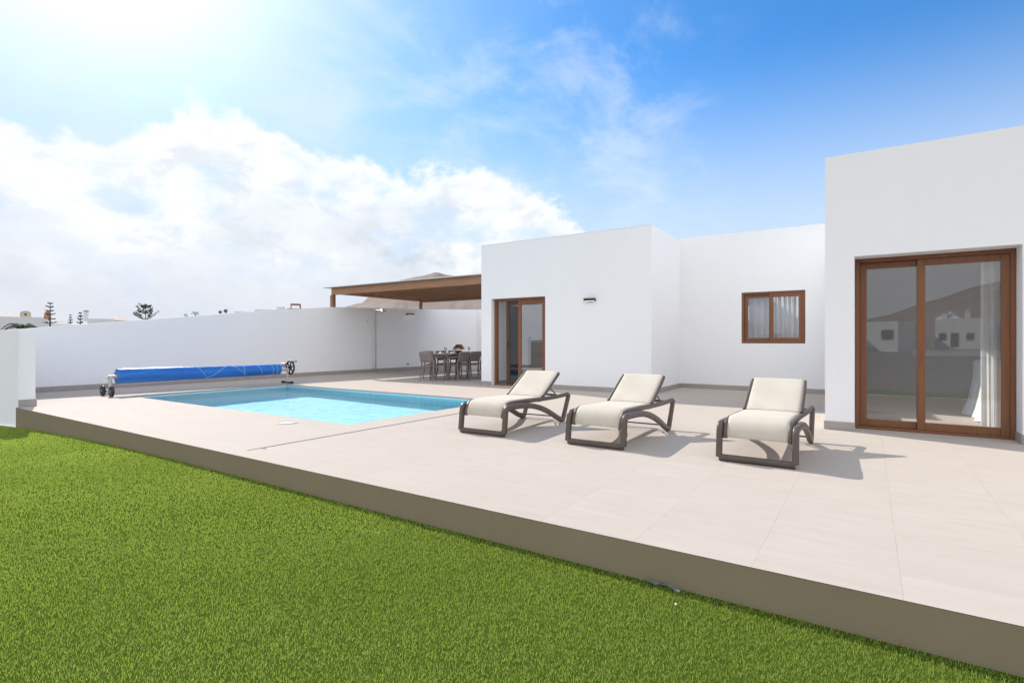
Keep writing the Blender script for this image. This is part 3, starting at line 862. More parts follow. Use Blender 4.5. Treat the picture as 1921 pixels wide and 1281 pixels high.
# ================================================================== pergola
pg = thing('pergola', 'brown timber pergola with thin flat roof between boundary wall and villa', 'pergola', (-11.5, 13.7, 0))
FY, RYP = 11.60, 15.84
beam = MB().rbox(-15.02, LX0 - .06, FY - .05, FY + .05, 2.66, 2.895, 0.006); beam.obj('beam', M['pergola_wood'], pg)
MB().rbox(-15.02, LX0 - .06, RYP - .05, RYP + .05, 2.66, 2.895, 0.006).obj('beam', M['pergola_wood'], pg)
MB().rbox(-15.06, -14.96, FY + .051, RYP - .051, 2.70, 2.89, 0.006).obj('beam', M['pergola_wood'], pg)
for k in range(9):
    yy = FY + (RYP - FY) * (k + 1) / 10
    MB().rbox(-14.955, LX0 - .065, yy - .025, yy + .025, 2.76, 2.893, 0.004).obj('rafter', M['pergola_wood'], pg)
def walltop(yv):
    for a, b in zip(prof[:-1], prof[1:]):
        if a[0] <= yv <= b[0]: return a[1] + (b[1] - a[1]) * (yv - a[0]) / (b[0] - a[0])
MB().rbox(-15.07, -14.93, FY - .06, FY + .06, walltop(FY) - 0.02, 2.659, 0.006).obj('post', M['pergola_post'], pg)
MB().rbox(-15.05, -14.95, RYP - .05, RYP + .05, walltop(RYP) - 0.02, 2.659, 0.006).obj('post', M['pergola_post'], pg)
MB().rbox(-15.30, LX0 - .03, FY - .16, RYP + .16, 2.897, 2.922, 0.004).obj('roof_sheet', M['sheet'], pg)

# ================================================================== lamps, shower and fittings
def lamp(p, normal, w, label):
    t = thing('wall_lamp', label, 'lamp', p, 'outdoor wall lamps', {'x': PI / 2, '-y': 0}[normal])
    m = MB(); m.rbox(-w / 2, w / 2, -.10, -.001, -.03, .03, 0.006); m.rbox(-w / 2 * .5, w / 2 * .5, -.05, -.0008, -.045, -.031, 0.004)
    m.obj('housing', M['lamp_black'], t, True)
    MB().rbox(-w / 2 * .85, w / 2 * .85, -.085, -.015 - .04, -.036, -.0302, 0.001).obj('diffuser', M['lamp_lit'], t, True)
    return t
lamp((-5.155, LY, 2.03), '-y', 0.26, 'black bar lamp on the white villa wall beside the half open door')
lamp((WX, 15.1, 2.15), 'x', 0.36, 'black bar lamp on the boundary wall under the pergola')
sh = thing('outdoor_shower', 'slim steel outdoor shower standing against the boundary wall', 'shower', (WX + .10, 13.3, 0))
m = MB(); m.tube([(WX + .10, 13.3, 0.01), (WX + .10, 13.3, 2.14), (WX + .11, 13.3, 2.19), (WX + .14, 13.3, 2.215), (WX + .5, 13.3, 2.225)], 0.024, 12); m.obj('pipe', M['steel'], sh)
MB().lathe((WX + .50, 13.3, 2.17), [(0.0, 0.05), (.03, .05), (.035, .03), (.11, .015), (.115, 0.0), (0, 0)], 24).obj('shower_head', M['steel'], sh)
MB().lathe((WX + .10, 13.3, 0.0), [(0.06, 0.001), (.06, .008), (.025, .014), (.02, .03)], 24).obj('foot_plate', M['steel'], sh)
m = MB(); m.cyl((WX + .10, 13.3, 0.95), (WX + .10, 13.3, 1.01), 0.026); m.cyl((WX + .10, 13.3, .98), (WX + .17, 13.3, .98), 0.014); m.obj('tap', M['steel'], sh)
ws = thing('wall_disc', 'small white disc on the boundary wall left of the shower', 'fitting', (WX, 12.98, 1.83))
MB().lathe((WX, 12.98, 1.83), [(0.06, 0.001), (.06, .015), (.045, .03), (0, .035)], 20, 'x').obj('disc', M['white_plastic'], ws)
so = thing('wall_socket', 'small pale socket low on the boundary wall left of the dining chairs', 'socket', (WX, 15.0, 0.22))
MB().rbox(WX + .001, WX + .02, 14.94, 15.06, 0.16, 0.28, 0.006).obj('plate', M['white_plastic'], so)
MB().lathe((WX + .02, 15.0, 0.22), [(0.035, 0.0), (.035, .004), (0, .004)], 16, 'x').obj('insert', M['slot'], so)

# ================================================================== pool cover on its reel
rl = thing('pool_cover_reel', 'blue pool cover rolled up on a wheeled reel at the pool end', 'pool cover', (-12.72, 6.4, 0))
RX, RZ = -12.72, 0.385
def roll():
    m = MB(); N = 44; n = 28; vs = []
    for i in range(N + 1):
        t = i / N; yv = 4.57 + (8.16 - 4.57) * t
        for k in range(n):
            th = 2 * PI * k / n
            rr = 0.150 - 0.018 * t + 0.005 * mnoise.noise(Vector((t * 9, math.cos(th) * 1.2, math.sin(th) * 1.2))) + 0.004 * math.sin(th * 1 + t * 3)
            if abs(th - 1.25) < 0.15: rr += 0.008 * (1 - t * .6)
            vs.append((RX + rr * math.cos(th), yv, RZ - 0.004 * math.sin(PI * t) + rr * math.sin(th)))
    fs = [(i * n + k, i * n + (k + 1) % n, (i + 1) * n + (k + 1) % n, (i + 1) * n + k) for i in range(N) for k in range(n)]
    m.add(vs, fs, True)
    m.add(vs[:n], [tuple(range(n))]); m.add(vs[-n:], [tuple(range(n))[::-1]])
    return m
roll().obj('rolled_cover', M['cover'], rl)
hem = MB()
vs = []; fs = []
for i in range(15):
    t = i / 40; yv = 4.66 + 3.3 * t; r0 = 0.158 - 0.018 * t
    for (a, dr) in ((1.22, .0), (1.5 + .06 * math.sin(9 * t), 0.006), (1.86 - .5 * t + .05 * math.sin(14 * t), 0.003)):
        vs.append((RX + (r0 + dr) * math.cos(a), yv, RZ + (r0 + dr) * math.sin(a)))
for i in range(14):
    for k in range(2): fs.append((i * 3 + k, i * 3 + k + 1, (i + 1) * 3 + k + 1, (i + 1) * 3 + k))
hem.add(vs, fs, True); hem.obj('pale_hem', M['white_plastic'], rl)
low = MB(); low.tube([(RX + .02 + .004 * math.sin(i), 4.64 + 3.4 * i / 30, RZ - .158 + .018 * i / 30 + .003 * math.sin(i * 1.7)) for i in range(31)], 0.004, 6)
low.obj('pale_hem', M['white_plastic'], rl)
def cordline(y0, y1, a0, a1, loop=False):
    pts = []
    for i in range(15):
        t = i / 14; yv = y0 + (y1 - y0) * t; a = a0 + (a1 - a0) * t
        r0 = 0.158 - .018 * (yv - 4.62) / 3.54
        pts.append((RX + r0 * math.cos(a), yv, RZ + r0 * math.sin(a)))
    return MB().tube(pts, 0.0035, 5)
for (y0, y1, a0, a1) in ((6.05, 6.30, 1.5, -1.0), (6.30, 6.85, -1.0, 1.5), (6.85, 7.2, 1.4, -.6), (7.15, 7.18, 1.4, -1.1), (7.5, 7.65, 1.4, -.8), (7.90, 7.93, 1.5, -1.2), (8.03, 8.05, 1.5, -1.3)):
    cordline(y0, y1, a0, a1).obj('cord', M['cord'], rl)
MB().cyl((RX, 4.42, RZ), (RX, 4.63, RZ), 0.036, n=20).obj('axle', M['alu'], rl)
MB().cyl((RX, 8.15, RZ - .02), (RX, 8.42, RZ - .02), 0.040, n=20).obj('axle', M['alu'], rl)
m = MB(); m.tube([(RX, 4.45, .09), (RX, 4.45, RZ - .045)], 0.030, 14); m.tube([(RX - .21, 4.45, .105), (RX + .21, 4.45, .105)], 0.018, 10); m.tube([(RX - .15, 4.45, RZ - .02), (RX + .06, 4.45, RZ - .02)], 0.020, 10); m.obj('stand', M['alu'], rl)
for dx, dy in ((-.21, -.05), (.21, -.05)):
    wh = MB().lathe((RX + dx, 4.45 + dy, .105), [(0.0, -.022), (.03, -.026), (.085, -.02), (.105, -.018), (.105, .018), (.085, .02), (.03, .026), (0, .022)], 28, 'y').obj('wheel', M['black'], rl)
    MB().lathe((RX + dx, 4.45 + dy - .027, .105), [(0.0, -.004), (.018, -.004), (.02, 0.0)], 14, 'y').obj('hub_cap', M['alu'], wh)
m = MB(); m.tube([(RX, 8.40, .03), (RX, 8.40, RZ + .02)], 0.024, 12); m.obj('stand', M['alu'], rl)
m = MB(); m.rbox(RX - .19, RX + .19, 8.37, 8.43, .012, .045, .008); m.rbox(RX - .20, RX - .15, 8.35, 8.45, .001, .06, .008); m.rbox(RX + .15, RX + .20, 8.35, 8.45, .001, .06, .008); m.obj('foot_bar', M['black'], rl)
MB().rbox(RX - .13, RX + .02, 8.30, 8.37, RZ + .04, RZ + .15, .008).obj('gear_box', M['steel'], rl)
hw = MB(); HC = (RX + .02, 8.47, RZ + .03)
hw.tube([(HC[0] + .168 * math.cos(a * PI / 16), HC[1], HC[2] + .168 * math.sin(a * PI / 16)) for a in range(32)], 0.023, 10, closed=True)
for k in range(6):
    a = k * PI / 3 + .3
    hw.tube([(HC[0], HC[1], HC[2]), (HC[0] + .166 * math.cos(a), HC[1], HC[2] + .166 * math.sin(a))], [.020, .016], 8)
hw.cyl((HC[0], HC[1] - .06, HC[2]), (HC[0], HC[1] + .025, HC[2]), .03)
hwo = hw.obj('hand_wheel', M['black'], rl)
MB().tube([(HC[0] + .06, HC[1], HC[2] + .155), (HC[0] + .06, HC[1] + .05, HC[2] + .155), (HC[0] + .06, HC[1] + .15, HC[2] + .155)], [.010, .013, .014], 10).obj('crank_grip', M['black'], hwo)

# ================================================================== sun loungers
def spline(pts, n=6):
    P = [Vector(p) for p in pts]; out = []
    for i in range(len(P) - 1):
        p0, p1, p2, p3 = P[max(i - 1, 0)], P[i], P[i + 1], P[min(i + 2, len(P) - 1)]
        for k in range(n):
            t = k / n
            out.append(0.5 * ((2 * p1) + (-p0 + p2) * t + (2 * p0 - 5 * p1 + 4 * p2 - p3) * t * t + (-p0 + 3 * p1 - 3 * p2 + p3) * t ** 3))
    out.append(P[-1]); return out
def slab(path, halfw, thick, nx=14, bulge=0.010, round_=0.02, sag=0.0):
    """padded textile following a (y, z) path"""
    P = [Vector((0, a, b)) for a, b in path]; N = len(P); m = MB(); vs = []
    cols = []
    for i in range(nx + 1):
        s_ = -1 + 2 * i / nx; cols.append(math.copysign(abs(s_) ** 0.8, s_))
    ring = 2 * (nx + 1)
    for i in range(N):
        tn = (P[min(i + 1, N - 1)] - P[max(i - 1, 0)]).normalized(); nrm = Vector((0, -tn.z, tn.y))
        e = min(i, N - 1 - i); ef = 1.0 if e > 2 else (0.55, 0.85, 0.97)[e]
        for side in (1, -1):
            for c in (cols if side == 1 else cols[::-1]):
                edge = (1 - abs(c) ** 6) ** 0.5 if abs(c) < 1 else 0.0
                th = thick * (0.22 + 0.78 * edge) * ef * side * 0.5
                if side == 1: th += bulge * (1 - c * c) - sag * (1 - c * c) 
                vs.append(P[i] + Vector((c * halfw * (1 - 0.03 * (1 - ef)), 0, 0)) + nrm * th)
    fs = [(i * ring + k, i * ring + (k + 1) % ring, (i + 1) * ring + (k + 1) % ring, (i + 1) * ring + k) for i in range(N - 1) for k in range(ring)]
    m.add(vs, fs, True); m.add(vs[:ring], [tuple(range(ring))]); m.add(vs[-ring:], [tuple(range(ring))[::-1]])
    return m
def make_lounger(loc, label):
    t = thing('sun_lounger', label, 'sun lounger', loc, 'sun loungers in a row on the terrace')
    HW = 0.315
    for sx in (-1, 1):
        X = sx * HW
        f = MB()
        path = spline([(X, 0.03, 0.035), (X, 0.045, 0.16), (X, 0.060, 0.28), (X, 0.09, 0.322), (X, 0.17, 0.330), (X, 0.42, 0.322), (X, 0.66, 0.296), (X, 0.90, 0.240), (X, 1.12, 0.163), (X, 1.32, 0.075), (X, 1.46, 0.026)], 5)
        f.tube(path, 0.028, 20, ell=(.95, 1.2), up=(1, 0, 0), sq=.6)
        f.obj('side_arch', M['lounger'], t, True)
        q = MB(); q.tube(spline([(X, 1.45, 0.022), (X, 1.50, 0.03), (X, 1.56, 0.14), (X, 1.63, 0.27), (X, 1.675, 0.355)], 5), [0.026] * 5 + [0.029] * 16, 20, ell=(.9, 1.0), up=(1, 0, 0), sq=.55)
        for zz in (.12, .19, .26): q.rbox(X - .018, X + .018, 1.50 + zz * .45, 1.53 + zz * .45, zz, zz + .03, .006)
        q.obj('rear_leg', M['lounger'], t, True)
        Xi = sx * (HW - 0.045)
        r_ = MB(); r_.tube(spline([(Xi, 0.075, 0.205), (Xi, 0.085, 0.27), (Xi, 0.13, 0.335), (Xi, 0.24, 0.362), (Xi, 0.6, 0.360), (Xi, 1.0, 0.348), (Xi * 1.08, 1.35, 0.350), (Xi * 1.15, 1.66, 0.362)], 6), 0.024, 20, ell=(.8, 1.1), up=(1, 0, 0), sq=.6)
        r_.obj('seat_rail', M['lounger'], t, True)
        b_ = MB(); b_.tube([(Xi, 1.00, 0.372), (Xi, 1.22, 0.505), (Xi * .99, 1.40, 0.617), (Xi * .97, 1.475, 0.660)], 0.020, 16, ell=(.8, 1.1), up=(1, 0, 0), sq=.6)
        b_.obj('backrest_rail', M['lounger'], t, True)
    c = MB(); c.tube([(-HW + .002, 0.032, 0.033), (HW - .002, 0.032, 0.033)], 0.029, 20, sq=.6); 
    c.obj('front_bar', M['lounger'], t, True)
    for (yb, zb, rb, ib) in ((1.40, .075, .009, 0), (1.60, .345, .014, .03), (.95, .33, .016, .05)):
        MB().tube([(-HW + ib, yb, zb), (HW - ib, yb, zb)], rb, 8).obj('cross_bar', M['lounger'], t, True)
    c = MB(); c.tube([(-.2, 1.27, .50), (-.2, 1.50, .37), (.2, 1.50, .37), (.2, 1.27, .50)], 0.010, 8); c.obj('back_stay', M['lounger'], t, True)
    seat = slab([(p.y, p.z) for p in spline([(0, 0.070, 0.215), (0, 0.078, 0.28), (0, 0.125, 0.352), (0, 0.22, 0.386), (0, 0.40, 0.388), (0, 0.7, 0.380), (0, 0.99, 0.372)], 5)], 0.262, 0.024, bulge=0.003, sag=0.0)
    seat.obj('seat_sling', M['sling'], t, True)
    back = slab([(p.y, p.z) for p in spline([(0, 0.995, 0.378), (0, 1.1, 0.440), (0, 1.25, 0.533), (0, 1.40, 0.627), (0, 1.485, 0.680)], 5)], 0.262, 0.028, bulge=0.003)
    back.obj('backrest_sling', M['sling'], t, True)
    return t
L1 = make_lounger((-0.84, 5.15, 0), 'cream sun lounger nearest the wide bedroom door, rightmost of the row')
dup(L1, (-2.38, 5.09, 0), 0.0, 'middle cream sun lounger standing between the other two')
dup(L1, (-3.80, 5.02, 0), 0.02, 'cream sun lounger nearest the pool corner, leftmost of the row')

# ================================================================== dining set
def make_chair(label, loc, rz):
    t = thing('dining_chair', label, 'chair', loc, 'taupe dining chairs round the table', rz)      # local: faces +y, back at y=-0.24
    m = slab([(-.21, .442), (-.1, .436), (.05, .438), (.18, .446), (.235, .44)], .225, .028, 10, 0.0); m.obj('seat', M['chair'], t, True)
    vs = []; fs = []
    N = 10
    for side in (0, 1):
        for j in range(6):
            z = .53 + .28 * j / 5
            for i in range(N + 1):
                s_ = -1 + 2 * i / N
                vs.append((.215 * s_, -.255 - .05 * (j / 5) - .035 * (1 - s_ * s_) + (.016 if side else 0), z + (.0 if j < 5 else .006 * (1 - s_ * s_))))
    o = 6 * (N + 1)
    for j in range(5):
        for i in range(N):
            a = j * (N + 1) + i; fs.append((a, a + 1, a + N + 2, a + N + 1)); fs.append((o + a, o + a + N + 1, o + a + N + 2, o + a + 1))
    for i in range(N):
        a = 5 * (N + 1) + i; fs.append((a, a + 1, o + a + 1, o + a)); fs.append((i, o + i, o + i + 1, i + 1))
    for j in range(5):
        a = j * (N + 1); fs.append((a, a + N + 1, o + a + N + 1, o + a)); a += N; fs.append((a, o + a, o + a + N + 1, a + N + 1))
    b = MB(); b.add(vs, fs, True); b.obj('backrest', M['chair'], t, True)
    for sx in (-1, 1):
        MB().tube(spline([(sx * .24, -.27, 0), (sx * .225, -.225, .25), (sx * .22, -.21, .45), (sx * .22, -.27, .68), (sx * .215, -.30, .81)], 4), [.016] * 4 + [.020] * 13, 8).obj('leg', M['chair'], t, True)
        MB().tube(spline([(sx * .245, .25, 0), (sx * .235, .225, .25), (sx * .23, .215, .45), (sx * .235, .20, .62)], 4), [.016] * 4 + [.020] * 9, 8).obj('leg', M['chair'], t, True)
        MB().tube(spline([(sx * .235, .21, .625), (sx * .245, .05, .655), (sx * .24, -.12, .665), (sx * .222, -.27, .68)], 4), .019, 8, ell=(.7, 1.2)).obj('armrest', M['chair'], t, True)
    return t
TC = (-10.14, 12.3)
ch = make_chair('taupe dining chair alone at the end of the table nearest the pool', (-10.14, 11.19, 0), 0)
for (x, yv, rz, lb) in ((-9.72, 11.72, PI / 2, 'taupe dining chair on the villa side, second from the pool end of the table'),
                        (-9.72, 12.24, PI / 2, 'taupe dining chair on the villa side, middle of its three'),
                        (-9.72, 12.78, PI / 2, 'taupe dining chair on the villa side, half hidden by the villa corner'),
                        (-10.58, 11.78, -PI / 2, 'taupe dining chair on the boundary wall side nearest the pool'),
                        (-10.58, 12.36, -PI / 2, 'taupe dining chair on the boundary wall side behind the flowers'),
                        (-10.58, 12.94, -PI / 2, 'taupe dining chair on the boundary wall side farthest from the pool')):
    dup(ch, (x, yv, 0), rz, lb)
tb = thing('dining_table', 'dark rectangular dining table laid for a meal under the pergola', 'table', (TC[0], TC[1], 0))
MB().rbox(TC[0] - .40, TC[0] + .40, 11.36, 13.25, .715, .742, .008).obj('tabletop', M['chair'], tb)
MB().solid([TC[0] - .34, TC[0] - .31, TC[0] + .31, TC[0] + .34], [11.44, 11.47, 13.14, 13.17], [.66, .7145], lambda x, yv, z: not (abs(x - TC[0]) < .31 and 11.47 < yv < 13.14)).obj('apron', M['chair'], tb)
for sx in (-1, 1):
    for yy in (11.455, 13.155):
        MB().tube([(TC[0] + sx * .33, yy, 0), (TC[0] + sx * .325, yy, .7145)], [.022, .032], 10).obj('leg', M['chair'], tb)
TZ = .7425
def plate(x, yv, label):
    t = thing('plate', label, 'plate', (x, yv, TZ), 'white plates on the dining table')
    MB().lathe((x, yv, TZ), [(0, .004), (.07, .004), (.08, .008), (.128, .02), (.13, .018), (.085, 0.001), (0, 0.001)], 24).obj('dish', M['porcelain'], t)
    pts = [(x + dx_, yv + dy_) for dx_, dy_ in ((-.05, -.05), (.05, -.05), (.0, .06))]
    m = MB(); m.add([(p[0], p[1], TZ + .006) for p in pts] + [(x, yv, TZ + .075)], [(0, 1, 3), (1, 2, 3), (2, 0, 3), (0, 2, 1)]); m.obj('folded_napkin', M['linen'], t)
    return t
for x, yv, lb in ((-9.90, 11.72, 'white plate with napkin nearest the pool on the villa side of the table'), (-9.90, 12.24, 'white plate with napkin in front of the middle villa side chair'), (-9.90, 12.80, 'white plate with napkin on the villa side at the far table end'),
                  (-10.38, 11.78, 'white plate with napkin nearest the pool on the wall side of the table'), (-10.38, 12.40, 'white plate with napkin beside the flowers on the wall side'), (-10.14, 11.52, 'white plate with napkin at the head of the table')):
    plate(x, yv, lb)
def wineglass(x, yv, label):
    t = tag(MB().lathe((x, yv, TZ), [(.034, .001), (.034, .004), (.005, .008), (.004, .08), (.03, .10), (.04, .14), (.033, .19), (.031, .19), (.037, .14), (.0, .09)], 16).obj('wine_glass', M['tableglass']), label, 'glass', 'glasses on the dining table')
wineglass(-10.05, 11.62, 'clear stemmed glass standing nearest the pool end of the table')
wineglass(-10.05, 12.02, 'clear stemmed glass standing in front of the flowers')
wineglass(-10.02, 12.66, 'clear stemmed glass standing beyond the flowers')
m = MB().rbox(-10.27, -10.05, 11.60, 11.78, TZ + .001, TZ + .03, .01); tag(m.obj('folded_cloth', M['napkin']), 'folded yellow green cloth on the table near the head chair', 'cloth')
fl = thing('flower_arrangement', 'bunch of orange and yellow flowers in a dark pot on the dining table', 'flowers', (-10.14, 12.33, TZ))
MB().lathe((-10.14, 12.33, TZ), [(.0, .001), (.06, .001), (.085, .05), (.09, .09), (.082, .09), (.0, .08)], 20).obj('pot', M['timber_dark'], fl)
def petals(mtl, name, n, seed):
    rr = random.Random(seed); m = MB()
    for _ in range(n):
        th = rr.uniform(0, 2 * PI); ph = rr.uniform(0.05, 1.5); r0 = .155 * rr.uniform(.75, 1.05)
        c = Vector((-10.14 + r0 * math.cos(th) * math.sin(ph), 12.33 + r0 * math.sin(th) * math.sin(ph), TZ + .11 + r0 * .95 * math.cos(ph)))
        for k in range(6):
            a = k * PI / 3 + rr.random(); d_ = Vector((math.cos(a), math.sin(a), rr.uniform(-.2, .6))) * rr.uniform(.032, .052)
            e_ = Vector((-math.sin(a), math.cos(a), 0)) * .018
            m.add([c, c + d_ * .6 + e_, c + d_, c + d_ * .6 - e_], [(0, 1, 2, 3)])
    m.obj(name, mtl, fl)
petals(M['orange_flower'], 'orange_blooms', 130, 1); petals(M['yellow_flower'], 'yellow_blooms', 30, 2); petals(M['flower_leaf'], 'leaves', 50, 3)

# ================================================================== scraps by the terrace edge
lt = MB(); rr = random.Random(5)
pts = [(-1.0, 2.790, -.178), (-.97, 2.772, -.174), (-.93, 2.778, -.180), (-.90, 2.785, -.172), (-.86, 2.765, -.170), (-.82, 2.745, -.176), (-.80, 2.73, -.180)]
vs = []; fs = []
for i, p in enumerate(pts):
    for k in range(4):
        vs.append((p[0] + rr.uniform(-.006, .006), p[1] + (k - 1.5) * .006 + rr.uniform(-.004, .004), p[2] + rr.uniform(-.004, .012)))
for i in range(len(pts) - 1):
    for k in range(3): fs.append((i * 4 + k, i * 4 + k + 1, (i + 1) * 4 + k + 1, (i + 1) * 4 + k))
lt.add(vs, fs); tag(lt.obj('plastic_scrap', M['litter']), 'crumpled grey plastic scrap lying on the turf against the terrace edge', 'litter')
tag(MB().lathe((-.78, 2.60, -.178), [(0, 0), (.005, .001), (.006, .004), (.004, .007), (0, .008)], 8).obj('white_scrap', M['white_plastic']), 'tiny white scrap on the turf below the grey plastic', 'litter')
lf = MB(); lf.add([(.085, 2.765, -.172), (.10, 2.775, -.165), (.125, 2.772, -.160), (.108, 2.758, -.166)], [(0, 1, 2, 3)]); tag(lf.obj('dry_leaf', M['dry_leaf']), 'single brown dry leaf on the turf at the right', 'leaf')

# ================================================================== hills
def hill(name, heading0, prof_, dist, depth, seed, rough=1.0):
    """prof_: (bearing in degrees, tangent of the skyline's elevation) about the direction heading0"""
    def tan_el(a):
        if a <= prof_[0][0]: return prof_[0][1]
        for p, q in zip(prof_[:-1], prof_[1:]):
            if p[0] <= a <= q[0]:
                t = (a - p[0]) / (q[0] - p[0]); t = t * t * (3 - 2 * t) * 0.35 + t * 0.65
                return p[1] + (q[1] - p[1]) * t
        return prof_[-1][1]
    a0, a1 = prof_[0][0], prof_[-1][0]; NA, NR = int((a1 - a0) * 5), 46
    vs = []; fs = []
    for i in range(NA + 1):
        a = a0 + (a1 - a0) * i / NA; th = R(heading0 + a)
        dirv = Vector((math.sin(th), math.cos(th), 0))
        pk = tan_el(a) * dist
        for j in range(NR + 1):
            t = -1 + 2 * j / NR; r0 = dist + depth * t
            prf = (1 - abs(t) ** 1.35) if t < 0 else (1 - t * t)
            p = dirv * r0
            n_ = mnoise.fractal(Vector((p.x * .004 + seed, p.y * .004, seed)), 0.9, 2.1, 6)
            rid = abs(mnoise.noise(Vector((a * .9 + seed, t * 1.1, 3.3))))
            z = pk * prf * (1 + (.10 * n_ - .12 * rid) * rough * (abs(t) ** .7)) - 0.62 + (.9 * n_ if pk > 4 else 0)
            vs.append((p.x, p.y, max(z, -3)))
    for i in range(NA):
        for j in range(NR):
            a = i * (NR + 1) + j; fs.append((a, a + 1, a + NR + 2, a + NR + 1))
    m = MB(); m.add(vs, fs, True); return structure(m.obj(name, M['hill']))
VH = -YAW     # compass heading of the view direction
def b_of(u): return math.degrees(math.atan((u - 960.5) / 1002))
def t_of(u, v): return (640.5 - v + 0.4) / 1002 / math.sqrt(1 + ((u - 960.5) / 1002) ** 2)
hill('hill', VH, [(b_of(560), 0.0), (b_of(640), t_of(640, 578)), (b_of(678), t_of(678, 568)), (b_of(699), t_of(699, 551)), (b_of(750), t_of(750, 525)), (b_of(790), t_of(790, 517)), (b_of(819), t_of(819, 511)), (b_of(840), t_of(840, 516)), (b_of(903), t_of(903, 528)), (6, .09), (16, .06), (30, .02), (40, 0)], 1700, 750, 1.7)
hill('hill', VH, [(b_of(590), 0.0), (b_of(650), t_of(650, 576)), (b_of(700), t_of(700, 562)), (b_of(735), t_of(735, 556)), (b_of(800), t_of(800, 562)), (b_of(903), t_of(903, 560)), (10, .06), (25, .0)], 1050, 380, 5.2)
hill('hill', 180, [(-40, 0), (-26, .03), (-18, .075), (-12, .098), (-7.6, .081), (-4.5, .062), (-1, .040), (3, .024), (9, .012), (20, .02), (35, .0)], 1500, 600, 8.9)

# ================================================================== neighbouring houses
def house(label, c, w, d, h, rz, roof=None, wm_=None, group='neighbouring houses beyond the wall', wins=(), chim=(), z0=-.62, name='house'):
    """c: ground point of the middle of the front; local x along the front, y backwards"""
    t = thing(name, label, 'house', (c[0], c[1], z0), group, rz)
    H = h - z0
    m = MB(); m.solid([-w / 2, -w / 2 + .2, w / 2 - .2, w / 2], [0, .2, d - .2, d], [0, H - .3, H], lambda x, yv, z: z < H - .3 or not (abs(x) < w / 2 - .2 and .2 < yv < d - .2))
    m.obj('wall', wm_ or M['far_white'], t, True)
    for (wx, wz, ww, wh) in wins:
        f = MB().solid([wx - ww / 2 - .07, wx - ww / 2, wx + ww / 2, wx + ww / 2 + .07], [-.05, -.001], [wz - z0 - .07, wz - z0, wz + wh - z0, wz + wh - z0 + .07], lambda x, yv, z: not (abs(x - wx) < ww / 2 and wz - z0 < z < wz + wh - z0)).obj('window', M['beige'], t, True)
        MB().box(wx - ww / 2, wx + ww / 2, -.02, -.001, wz - z0, wz + wh - z0).obj('glass_pane', M['dark_opening'], f, True)
    if roof:
        for (rx, rw, rd, rh, mt) in roof:
            m = MB(); b0 = H + .002
            m.add([(rx - rw / 2, .3, b0), (rx + rw / 2, .3, b0), (rx + rw / 2, .3 + rd, b0), (rx - rw / 2, .3 + rd, b0), (rx, .3 + rd / 2, b0 + rh)], [(0, 1, 4), (1, 2, 4), (2, 3, 4), (3, 0, 4), (3, 2, 1, 0)])
            m.obj('roof', M[mt], t, True)
    for (kind, cx_, ch_, cw) in chim:
        m = MB(); b0 = H - .301; hh = ch_ + .3
        if kind == 'arch':
            poly = [(cx_ - cw / 2, b0), (cx_ + cw / 2, b0)] + [(cx_ + cw / 2 * math.cos(a * PI / 12), b0 + hh - cw * .35 + cw * .35 * math.sin(a * PI / 12)) for a in range(13)]
            m.prism(poly, 'y', .25, .75); o = m.obj('chimney', M['beige'], t, True)
            MB().lathe((cx_, .24, b0 + hh * .62), [(0, 0), (cw * .12, 0), (cw * .12, .009)], 12, 'y').obj('vent', M['dark_opening'], o, True)
        elif kind == 'cone':
            m.lathe((cx_, .5, b0), [(cw * .4, 0), (cw * .55, hh * .35), (cw * .5, hh * .6), (cw * .28, hh * .85), (0, hh)], 12); m.obj('chimney', M['terracotta'], t, True)
        else:
            m.box(cx_ - cw / 2, cx_ + cw / 2, .25, .25 + cw, b0, b0 + hh * .82); o = m.obj('chimney', M['far_white'], t, True)
            q = MB(); q.lathe((cx_, .25 + cw / 2, b0 + hh * .82), [(cw * .35, 0), (cw * .75, .05), (cw * .5, hh * .08), (0, hh * .18)], 10); q.obj('chimney_cap', M['roof_grey'], o, True)
    return t
def face(p): return math.atan2(-p.x, p.y) * 0 + R(YAW) + 0.0
def hs_(label, u0, u1, vtop, d, depth, rz=None, **k):
    a, b = at(u0, d), at(u1, d); c = (a + b) / 2; th = math.atan((960.5 - (u0 + u1) / 2) / 1002); w = (b - a).length * math.cos(th)
    return house(label, c, w, depth, at(0, d, vtop).z, (R(YAW) + th) if rz is None else rz, **k)
s50 = 50 / 1002
hs_('white house with rounded beige chimney at the left edge', -60, 94, 594, 50, 9,
    roof=[((10 - 17) * s50, 44 * s50, 4.5, 11 * s50, 'roof_tile')], chim=[('arch', (40 - 17) * s50, 12 * s50, 16 * s50), ('cone', (71.5 - 17) * s50, 15 * s50, 10 * s50)])
s60 = 60 / 1002
hs_('house with low grey pyramid roof behind two small pines', 96, 134, 608.5, 60, 7, roof=[(-.0, 34 * s60, 3.2, 8.5 * s60, 'roof_grey')])
hs_('white house with tall capped white chimney', 164, 216, 598, 66, 8, chim=[('stack', -22.5 * 66 / 1002, 17 * 66 / 1002, 7 * 66 / 1002)])
s70 = 70 / 1002
hs_('house with broad beige pyramid roof left of the spreading pine', 208, 262, 601, 70, 9, roof=[(-.6, 40 * s70, 5.0, 10 * s70, 'roof_tile')], wm_=M['beige'])
hs_('pale house behind the spreading pine', 270, 316, 598, 75, 8, roof=[(1.2, 20 * 75 / 1002, 3.0, 5 * 75 / 1002, 'roof_grey')])
hs_('long low white house far off in the middle of the wall', 440, 480, 584.5, 150, 12)
hs_('flat white house left of the rooftop shelter', 478, 518, 581.0, 150, 12)
hs_('tall white house block beside the rooftop shelter', 518, 535, 575.5, 160, 10)
rt = hs_('cream house carrying a rooftop shelter', 538, 576, 578.5, 160, 12, wm_=M['beige'])
s160 = 160 / 1002
